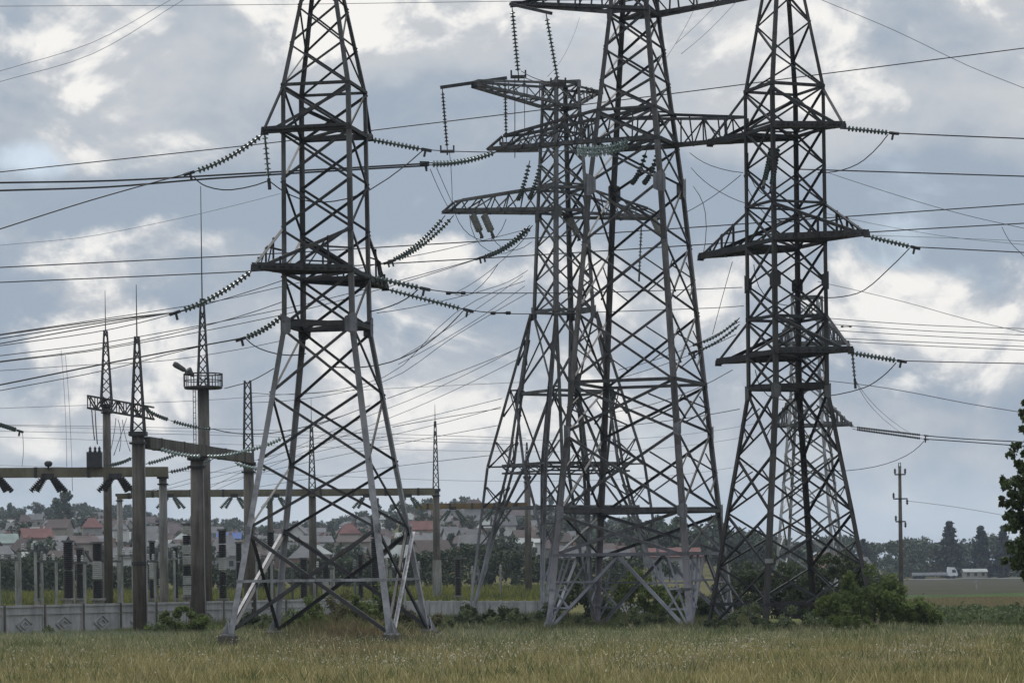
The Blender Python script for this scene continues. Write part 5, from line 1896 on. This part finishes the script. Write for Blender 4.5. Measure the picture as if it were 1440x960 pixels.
# ------------------------------------------------------------------ grass
def fbm(x, y, seed=0):
    r = np.random.default_rng(seed)
    s = np.zeros_like(x)
    for k in range(9):
        f = 0.05 * 1.55 ** k
        a = r.uniform(0, 6.28)
        s += np.sin((x * math.cos(a) + y * math.sin(a)) * f * 2 * math.pi + r.uniform(0, 6.28)) / (1 + 0.35 * k)
    return s / 3.2


def blades(name, label, n, ybounds, sbounds, colfn, hfn, wid, seed):
    r = np.random.default_rng(seed)
    Y = np.sqrt(r.uniform(ybounds[0] ** 2, ybounds[1] ** 2, n))
    s = r.uniform(sbounds[0], sbounds[1], n)
    X = (s - 720) * Y / F
    # clumping
    X += 0.25 * fbm(Y * 6, X * 6, seed + 5)
    Z = height(X, Y)
    h = hfn(X, Y, s, r)
    keep = h > 0.02
    X, Y, Z, s, h = X[keep], Y[keep], Z[keep], s[keep], h[keep]
    n = len(X)
    a = r.uniform(0, 6.28, n)
    lean = r.normal(0, 0.45, (n, 2)) * h[:, None]
    w = wid * (0.6 + 0.8 * r.random(n))
    V = np.empty((n, 3, 3))
    V[:, 0] = np.stack([X - np.cos(a) * w, Y - np.sin(a) * w, Z - 0.03], 1)
    V[:, 1] = np.stack([X + np.cos(a) * w, Y + np.sin(a) * w, Z - 0.03], 1)
    V[:, 2] = np.stack([X + lean[:, 0], Y + lean[:, 1], Z + h], 1)
    c = colfn(X, Y, s, r)
    me = mesh_from_quads(name, V.reshape(-1, 3), M['grass'], 3, np.repeat(c, 3, axis=0))
    return tag(add_mesh(me, name), label, None, None, 'stuff')


def mixc(a, b, t):
    return np.asarray(a)[None] * (1 - t[:, None]) + np.asarray(b)[None] * t[:, None]


def gauss(x, m, s):
    return np.exp(-((x - m) / s) ** 2)


def grass_col(X, Y, s, r):
    n1 = np.clip(0.5 + 0.9 * fbm(X * 1.6, Y, 3), 0, 1)
    n2 = np.clip(0.5 + 0.9 * fbm(X * 3.3, Y * 2.0, 9), 0, 1)
    c = mixc((0.145, 0.14, 0.055), (0.23, 0.20, 0.09), n1)
    far = sstep(120, 150, Y)
    c = c * (1 - far[:, None]) + mixc((0.115, 0.135, 0.066), (0.155, 0.165, 0.09), n2) * far[:, None]
    ol = np.clip(gauss(Y, 104, 14) * (0.4 + 0.6 * n2), 0, 1) * 0.8
    c = c * (1 - ol[:, None]) + np.array([0.215, 0.185, 0.085])[None] * ol[:, None]
    red = np.clip(gauss(s, 500, 130) * gauss(Y, 145, 22) * (0.35 + n2), 0, 1)
    c = c * (1 - red[:, None]) + np.array([0.135, 0.10, 0.058])[None] * red[:, None]
    sage = np.clip((gauss(s, 120, 170) * gauss(Y, 165, 12) + gauss(s, 705, 90) * gauss(Y, 160, 14)) * (0.5 + n1), 0, 1) * 0.8
    c = c * (1 - sage[:, None]) + np.array([0.155, 0.185, 0.125])[None] * sage[:, None]
    dry = (r.random(len(X)) < 0.20)
    c[dry] = np.array([0.36, 0.31, 0.17]) * (0.7 + 0.5 * r.random(dry.sum()))[:, None]
    return c * (1.15 + 1.15 * r.random(len(X)))[:, None]


def grass_h(X, Y, s, r):
    n = np.clip(0.5 + 0.6 * fbm(X * 1.5, Y * 1.5, 21), 0, 1)
    h = 0.2 + 0.32 * n + 0.22 * r.random(len(X)) ** 2
    h *= 1 + 1.2 * gauss(s, 470, 110) * gauss(Y, 160, 9)
    n2 = np.clip(0.5 + 1.1 * fbm(X * 4.5, Y * 2.2, 23), 0, 1)
    h *= 0.55 + 0.9 * n2
    h *= 1 - 0.75 * (gauss(s, 565, 45) + gauss(s, 328, 30)) * gauss(Y, 146, 6)
    h *= 1 - 0.5 * (gauss(s, 765, 30) + gauss(s, 985, 30) + gauss(s, 852, 25)) * gauss(Y, 168, 9)
    for T in (T1, T2, T3, T4):
        for c in range(4):
            q = T.corner(c, T.lv[0][0])
            h += 0.4 * np.exp(-((X - q.x) ** 2 + (Y - q.y) ** 2) / 2.2) * r.random(len(X))
    h *= 1 - 0.45 * sstep(1250, 1330, s) * sstep(150, 170, Y)
    return h


blades('meadow_grass', 'rough dry meadow grass across the foreground', 400000, (86, 172), (-110, 1560), grass_col, grass_h, 0.032, 31)
blades('meadow_grass', 'taller green weeds along the fence and around the pylon feet', 120000, (160, 222), (-40, 1060), lambda X, Y, s, r: mixc((0.10, 0.12, 0.05), (0.16, 0.165, 0.085), r.random(len(X))),
       lambda X, Y, s, r: (0.35 + 0.55 * np.clip(0.5 + 0.7 * fbm(X, Y, 40), 0, 1)) * (0.6 + 0.6 * r.random(len(X))) * np.where(Y > 181 + 0.085 * np.clip(s, 0, 520), np.where(s < 520, 0, 1), np.where(s < 240, 0.55, 1)), 0.04, 32)
blades('tall_weeds', 'thicket of tall reddish brown weeds around the left pylon feet', 60000, (147, 174), (300, 690), lambda X, Y, s, r: mixc((0.10, 0.12, 0.05), (0.22, 0.165, 0.095), np.clip(0.5 + 1.1 * fbm(X * 2.2, Y * 1.6, 61), 0, 1)) * (0.75 + 0.9 * r.random(len(X)))[:, None],
       lambda X, Y, s, r: (1.9 * gauss(s, 480, 120) * sstep(149, 155, Y) * np.clip(0.45 + 0.8 * fbm(X * 1.2, Y * 1.2, 62), 0.12, 1) * (0.5 + 0.6 * r.random(len(X)))) * (1 - 0.9 * gauss(s, 563, 22) * (Y < 153)), 0.03, 36)
blades('sage_weeds', 'pale grey green weeds standing in front of the fence at left', 26000, (160, 180), (-40, 345), lambda X, Y, s, r: mixc((0.17, 0.20, 0.13), (0.26, 0.29, 0.20), r.random(len(X))),
       lambda X, Y, s, r: (0.75 * np.clip(0.2 + 1.2 * fbm(X * 1.4, Y * 1.4, 63), 0, 1) + 0.10) * (0.5 + 0.6 * r.random(len(X))), 0.035, 37)
blades('sage_weeds', 'pale grey green weeds before the pale fence and pylon feet', 60000, (150, 176), (600, 1330), lambda X, Y, s, r: mixc((0.15, 0.18, 0.10), (0.25, 0.28, 0.18), r.random(len(X))),
       lambda X, Y, s, r: (0.62 * np.clip(0.2 + 1.2 * fbm(X * 1.4, Y * 1.4, 64), 0, 1) + 0.08) * (0.5 + 0.6 * r.random(len(X))), 0.035, 38)
blades('yard_weeds', 'bright green weeds growing in the substation yard', 70000, (240, 440), (-60, 790), lambda X, Y, s, r: mixc((0.09, 0.11, 0.04), (0.22, 0.22, 0.055), np.clip(0.5 + 1.1 * fbm(X * 1.2, Y * 0.5, 71), 0, 1)) * (0.7 + 0.6 * r.random(len(X)))[:, None],
       lambda X, Y, s, r: (0.25 + 0.6 * r.random(len(X))) * (0.5 + np.clip(0.5 + 1.0 * fbm(X, Y * 0.5, 72), 0, 1.2)), 0.09, 33)
cs, rs_ = [], []
yy = 177.0
while yy < 224:
    for px in np.arange(1245, 1500, 13):
        x = GX(px + random.uniform(-5, 5), yy)
        cs.append((x, yy + random.uniform(-0.3, 0.3), H(x, yy) + random.uniform(0.15, 0.5)))
        rs_.append(random.uniform(0.22, 0.5))
    yy += 1.15
V = leaf_cloud(cs, rs_, 34, 0.26, shell=0.3, squash=0.9)
tag(add_mesh(mesh_from_quads('leafy_crop', V, mat('leaf_crop', (0.125, 0.16, 0.068), 0.8, 0, 0.4, 0.8, col2=(0.085, 0.115, 0.05), island=0.4, transl=0.3)), 'leafy_crop'), 'rows of low dark green leafy crop on the right', None, None, 'stuff')
blades('stubble', 'dry tan grass strip beyond the leafy crop', 40000, (236, 318), (1180, 1500), lambda X, Y, s, r: mixc((0.20, 0.17, 0.09), (0.28, 0.24, 0.14), r.random(len(X))),
       lambda X, Y, s, r: 0.15 + 0.2 * r.random(len(X)), 0.07, 35)

blades('dry_stalks', 'tall dry stalks standing in clumps in the foreground meadow', 26000, (92, 165), (-110, 1560), lambda X, Y, s, r: mixc((0.34, 0.29, 0.16), (0.48, 0.42, 0.27), r.random(len(X))),
       lambda X, Y, s, r: np.where(fbm(X * 2.6, Y * 1.3, 81) > 0.22, 0.55 + 0.6 * r.random(len(X)), 0), 0.018, 41)
blades('green_tufts', 'clumps of darker green weeds in the foreground meadow', 110000, (92, 165), (-110, 1560), lambda X, Y, s, r: mixc((0.09, 0.125, 0.045), (0.16, 0.19, 0.08), r.random(len(X))),
       lambda X, Y, s, r: np.where(fbm(X * 3.0, Y * 1.6, 83) > 0.30, 0.35 + 0.55 * r.random(len(X)), 0), 0.035, 42)

# white flower heads in the foreground
r = np.random.default_rng(77)
n = 26000
Y = np.sqrt(r.uniform(96 ** 2, 150 ** 2, n))
s = r.uniform(-40, 1480, n)
X = (s - 720) * Y / F
dn = np.clip(0.1 + 1.3 * fbm(X * 2.2, Y * 1.4, 51), 0.03, 1) * (0.35 + 0.9 * gauss(s, 800, 480)) * (0.25 + gauss(Y, 112, 16))
k = r.random(n) < dn
X, Y = X[k], Y[k]
n = len(X)
Z = height(X, Y) + r.uniform(0.35, 0.95, n)
rad = r.uniform(0.010, 0.026, n)
V = np.empty((n, 4, 3))
ta = r.normal(0, 0.5, (n, 2))
for i, (dx, dy) in enumerate(((-1, -1), (1, -1), (1, 1), (-1, 1))):
    V[:, i] = np.stack([X + dx * rad, Y + dy * rad, Z + rad * (ta[:, 0] * dx + (ta[:, 1] + 0.7) * dy)], 1)
tag(add_mesh(mesh_from_quads('wildflowers', V.reshape(-1, 3), M['flower']), 'wildflowers'), 'scattered small white wildflower heads in the foreground grass', None, None, 'stuff')

# ------------------------------------------------------------------ air
mb = MB()
mb._add([(-3300, -60, -6), (3300, -60, -6), (3300, 9300, -6), (-3300, 9300, -6), (-3300, -60, 72), (3300, -60, 72), (3300, 9300, 72), (-3300, 9300, 72)],
        [(0, 3, 2, 1), (4, 5, 6, 7), (0, 1, 5, 4), (1, 2, 6, 5), (2, 3, 7, 6), (3, 0, 4, 7)])
mh = bpy.data.materials.new('haze')
mh.use_nodes = True
hn = mh.node_tree.nodes
hn.remove(hn['Principled BSDF'])
pv = hn.new('ShaderNodeVolumePrincipled')
pv.inputs['Color'].default_value = (0.72, 0.82, 0.97, 1)
pv.inputs['Density'].default_value = 0.00011
mh.node_tree.links.new(pv.outputs[0], hn['Material Output'].inputs['Volume'])
M['haze'] = mh
tag(mb.build('haze', 'haze'), 'thin pale haze in the air', None, None, 'stuff')

# ------------------------------------------------------------------ sky and light
SUN_EL, SUN_AZ = R(52), R(-14)     # azimuth from +Y (ahead), negative = left
w = bpy.data.worlds.new('World')
scene.world = w
w.use_nodes = True
nt = w.node_tree
N, L = nt.nodes, nt.links
bg = N['Background']
bg.inputs['Strength'].default_value = 0.107
sky = N.new('ShaderNodeTexSky')
sky.sky_type = 'NISHITA'
sky.sun_disc = False
sky.sun_elevation = SUN_EL
sky.sun_rotation = SUN_AZ
sky.air_density = 1.2
sky.dust_density = 1.5
tc = N.new('ShaderNodeTexCoord')
sep = N.new('ShaderNodeSeparateXYZ')
L.new(tc.outputs['Generated'], sep.inputs[0])


def mth(op, a, b=None, c=None, clamp=False):
    n = N.new('ShaderNodeMath')
    n.operation = op
    n.use_clamp = clamp
    for i, v in enumerate((a, b, c)):
        if v is None:
            continue
        if isinstance(v, (int, float)):
            n.inputs[i].default_value = v
        else:
            L.new(v, n.inputs[i])
    return n.outputs[0]


def smooth(x, lo, hi, o0=0.0, o1=1.0):
    n = N.new('ShaderNodeMapRange')
    n.interpolation_type = 'SMOOTHSTEP'
    L.new(x, n.inputs[0])
    for i, v in enumerate((lo, hi, o0, o1)):
        n.inputs[i + 1].default_value = v
    return n.outputs[0]


def mixcol(f, a, b):
    n = N.new('ShaderNodeMix')
    n.data_type = 'RGBA'
    L.new(f, n.inputs[0])
    for i, v in ((6, a), (7, b)):
        if isinstance(v, tuple):
            n.inputs[i].default_value = (*v, 1)
        else:
            L.new(v, n.inputs[i])
    return n.outputs[2]


# direction -> azimuth / elevation (radians)
az = mth('ARCTAN2', sep.outputs[0], sep.outputs[1])
el = mth('ARCSINE', sep.outputs[2])


def noise(sx, sy, ox, oy, scale, detail, rough, dist=0.0):
    cb = N.new('ShaderNodeCombineXYZ')
    L.new(mth('MULTIPLY_ADD', az, sx, ox), cb.inputs[0])
    L.new(mth('MULTIPLY_ADD', el, sy, oy), cb.inputs[1])
    n = N.new('ShaderNodeTexNoise')
    n.inputs['Scale'].default_value = scale
    n.inputs['Detail'].default_value = detail
    n.inputs['Roughness'].default_value = rough
    n.inputs['Distortion'].default_value = dist
    L.new(cb.outputs[0], n.inputs['Vector'])
    return n.outputs['Fac']


def cloud_at(px, py, rx, ry, amp):
    """soft mass of cloud at a bearing, in radians of azimuth and elevation"""
    a0, e0 = (px - HX) / F, (HY - py) / F
    dx = mth('DIVIDE', mth('SUBTRACT', az, a0), rx / F)
    dy = mth('DIVIDE', mth('SUBTRACT', el, e0), ry / F)
    d2 = mth('ADD', mth('MULTIPLY', dx, dx), mth('MULTIPLY', dy, dy))
    return mth('MULTIPLY', mth('EXPONENT', mth('MULTIPLY', d2, -1.0)), amp)


def add_all(vals):
    o = vals[0]
    for v in vals[1:]:
        o = mth('ADD', o, v)
    return o


big = noise(1.0, 1.5, 3.1, 0.4, 9.0, 5, 0.5, 0.3)
puff = noise(1.0, 1.25, 7.7, 2.2, 17.0, 9, 0.56, 0.45)
fine = noise(1.0, 1.5, 1.7, 5.2, 46.0, 6, 0.6, 0.2)
# grey overcast body
body = smooth(add_all([big, mth('MULTIPLY_ADD', fine, 0.30, -0.15), mth('MULTIPLY_ADD', puff, 0.6, -0.30), cloud_at(1080, 60, 420, 130, 0.14), cloud_at(500, 60, 330, 90, 0.16), cloud_at(240, 110, 260, 110, 0.05), cloud_at(300, 190, 260, 50, -0.08),
                       cloud_at(30, 60, 60, 60, -0.22), cloud_at(1000, 290, 420, 55, -0.3), cloud_at(330, 285, 330, 40, -0.26), cloud_at(1320, 300, 160, 110, -0.2), cloud_at(700, 450, 200, 60, -0.06), cloud_at(1330, 350, 160, 60, -0.16), cloud_at(700, 600, 900, 80, 0.12), cloud_at(640, 140, 120, 70, -0.10)]), 0.34, 0.70)
grey = mixcol(body, (2.6, 3.1, 3.75), (4.25, 4.45, 4.7))
# billowing cumulus: crisp outlines, bright tops, greyer bases
puff_up = noise(1.0, 1.25, 7.7, 2.2 + 0.011 * 1.25, 17.0, 9, 0.56, 0.45)
small = noise(1.0, 1.5, 2.9, 7.3, 34.0, 8, 0.55, 0.5)
small_up = noise(1.0, 1.5, 2.9, 7.3 + 0.006 * 1.5, 34.0, 8, 0.55, 0.5)
place = add_all([cloud_at(110, 90, 90, 80, 0.13), cloud_at(480, 15, 120, 60, 0.24), cloud_at(190, 440, 230, 60, 0.10), cloud_at(620, 400, 140, 90, 0.08), cloud_at(240, 320, 40, 30, 0.08),
                 cloud_at(1290, 430, 130, 60, 0.17), cloud_at(1400, 500, 160, 60, 0.10), cloud_at(930, 60, 70, 60, 0.06), cloud_at(1040, 150, 300, 40, 0.08), cloud_at(330, 560, 260, 70, 0.06), cloud_at(1340, 30, 160, 50, 0.10), cloud_at(640, 560, 120, 60, 0.06),
                 cloud_at(1000, 280, 420, 55, -0.2), cloud_at(330, 275, 330, 40, -0.2), cloud_at(700, 200, 200, 70, -0.10), cloud_at(800, 700, 1200, 50, -0.2), cloud_at(1250, 240, 250, 60, -0.14), cloud_at(240, 180, 160, 40, -0.08), cloud_at(30, 60, 60, 60, -0.12)])
lit = add_all([mth('MULTIPLY', puff, 0.78), mth('MULTIPLY', small, 0.22), mth('MULTIPLY_ADD', fine, 0.14, -0.07), place])
top = add_all([mth('MULTIPLY', mth('SUBTRACT', puff, puff_up), 2.2), mth('MULTIPLY', mth('SUBTRACT', small, small_up), 1.5)])
litm = smooth(lit, 0.495, 0.64)
inner = smooth(add_all([top, mth('MULTIPLY_ADD', lit, 1.1, -0.62), cloud_at(480, 10, 80, 50, 0.4)]), -0.22, 0.30)
white = mixcol(inner, (4.0, 4.2, 4.5), (6.9, 6.78, 6.55))
col1 = mixcol(litm, grey, white)
# openings where the sky itself shows
gap = smooth(add_all([noise(1.0, 1.6, 9.4, 8.8, 12.0, 6, 0.55, 0.3), cloud_at(60, 220, 80, 40, 0.25), cloud_at(1360, 420, 120, 60, 0.12), cloud_at(1020, 640, 500, 60, 0.10), cloud_at(300, 640, 500, 60, 0.08)]), 0.58, 0.80, 0.0, 0.6)
gap = mth('MULTIPLY', gap, smooth(litm, 0.0, 0.6, 1.0, 0.0))
skyc = mixcol(smooth(el, 0.0, 1.2, 0.55, 0.0), sky.outputs[0], (5.4, 6.5, 8.2))
col2 = mixcol(gap, col1, skyc)
# pale haze near the horizon
hz = smooth(el, 0.0, 0.05, 0.6, 0.0)
col3 = mixcol(hz, col2, (5.0, 5.85, 6.6))
below = smooth(el, -0.02, 0.0)
col4 = mixcol(below, (0.7, 0.75, 0.6), col3)
# overcast sky is brightest overhead
zen = smooth(el, 0.22, 1.0, 1.0, 1.9)
vm = N.new('ShaderNodeVectorMath')
vm.operation = 'SCALE'
L.new(col4, vm.inputs[0])
L.new(zen, vm.inputs['Scale'])
L.new(vm.outputs[0], bg.inputs['Color'])

sl = bpy.data.lights.new('sun', 'SUN')
sl.energy = 1.4
sl.angle = R(14)
sl.color = (1.0, 0.95, 0.88)
so = bpy.data.objects.new('sun', sl)
col.objects.link(so)
sd = Vector((math.sin(SUN_AZ) * math.cos(SUN_EL), math.cos(SUN_AZ) * math.cos(SUN_EL), math.sin(SUN_EL)))
so.rotation_euler = (-sd).to_track_quat('-Z', 'Y').to_euler()

scene.view_settings.view_transform = 'Standard'
scene.view_settings.look = 'None'
scene.view_settings.exposure = 0.36
scene.view_settings.gamma = 1.0
scene.render.resolution_x, scene.render.resolution_y = 1024, 682
scene.cycles.max_bounces = 5
scene.cycles.diffuse_bounces = 2
scene.cycles.use_denoising = True
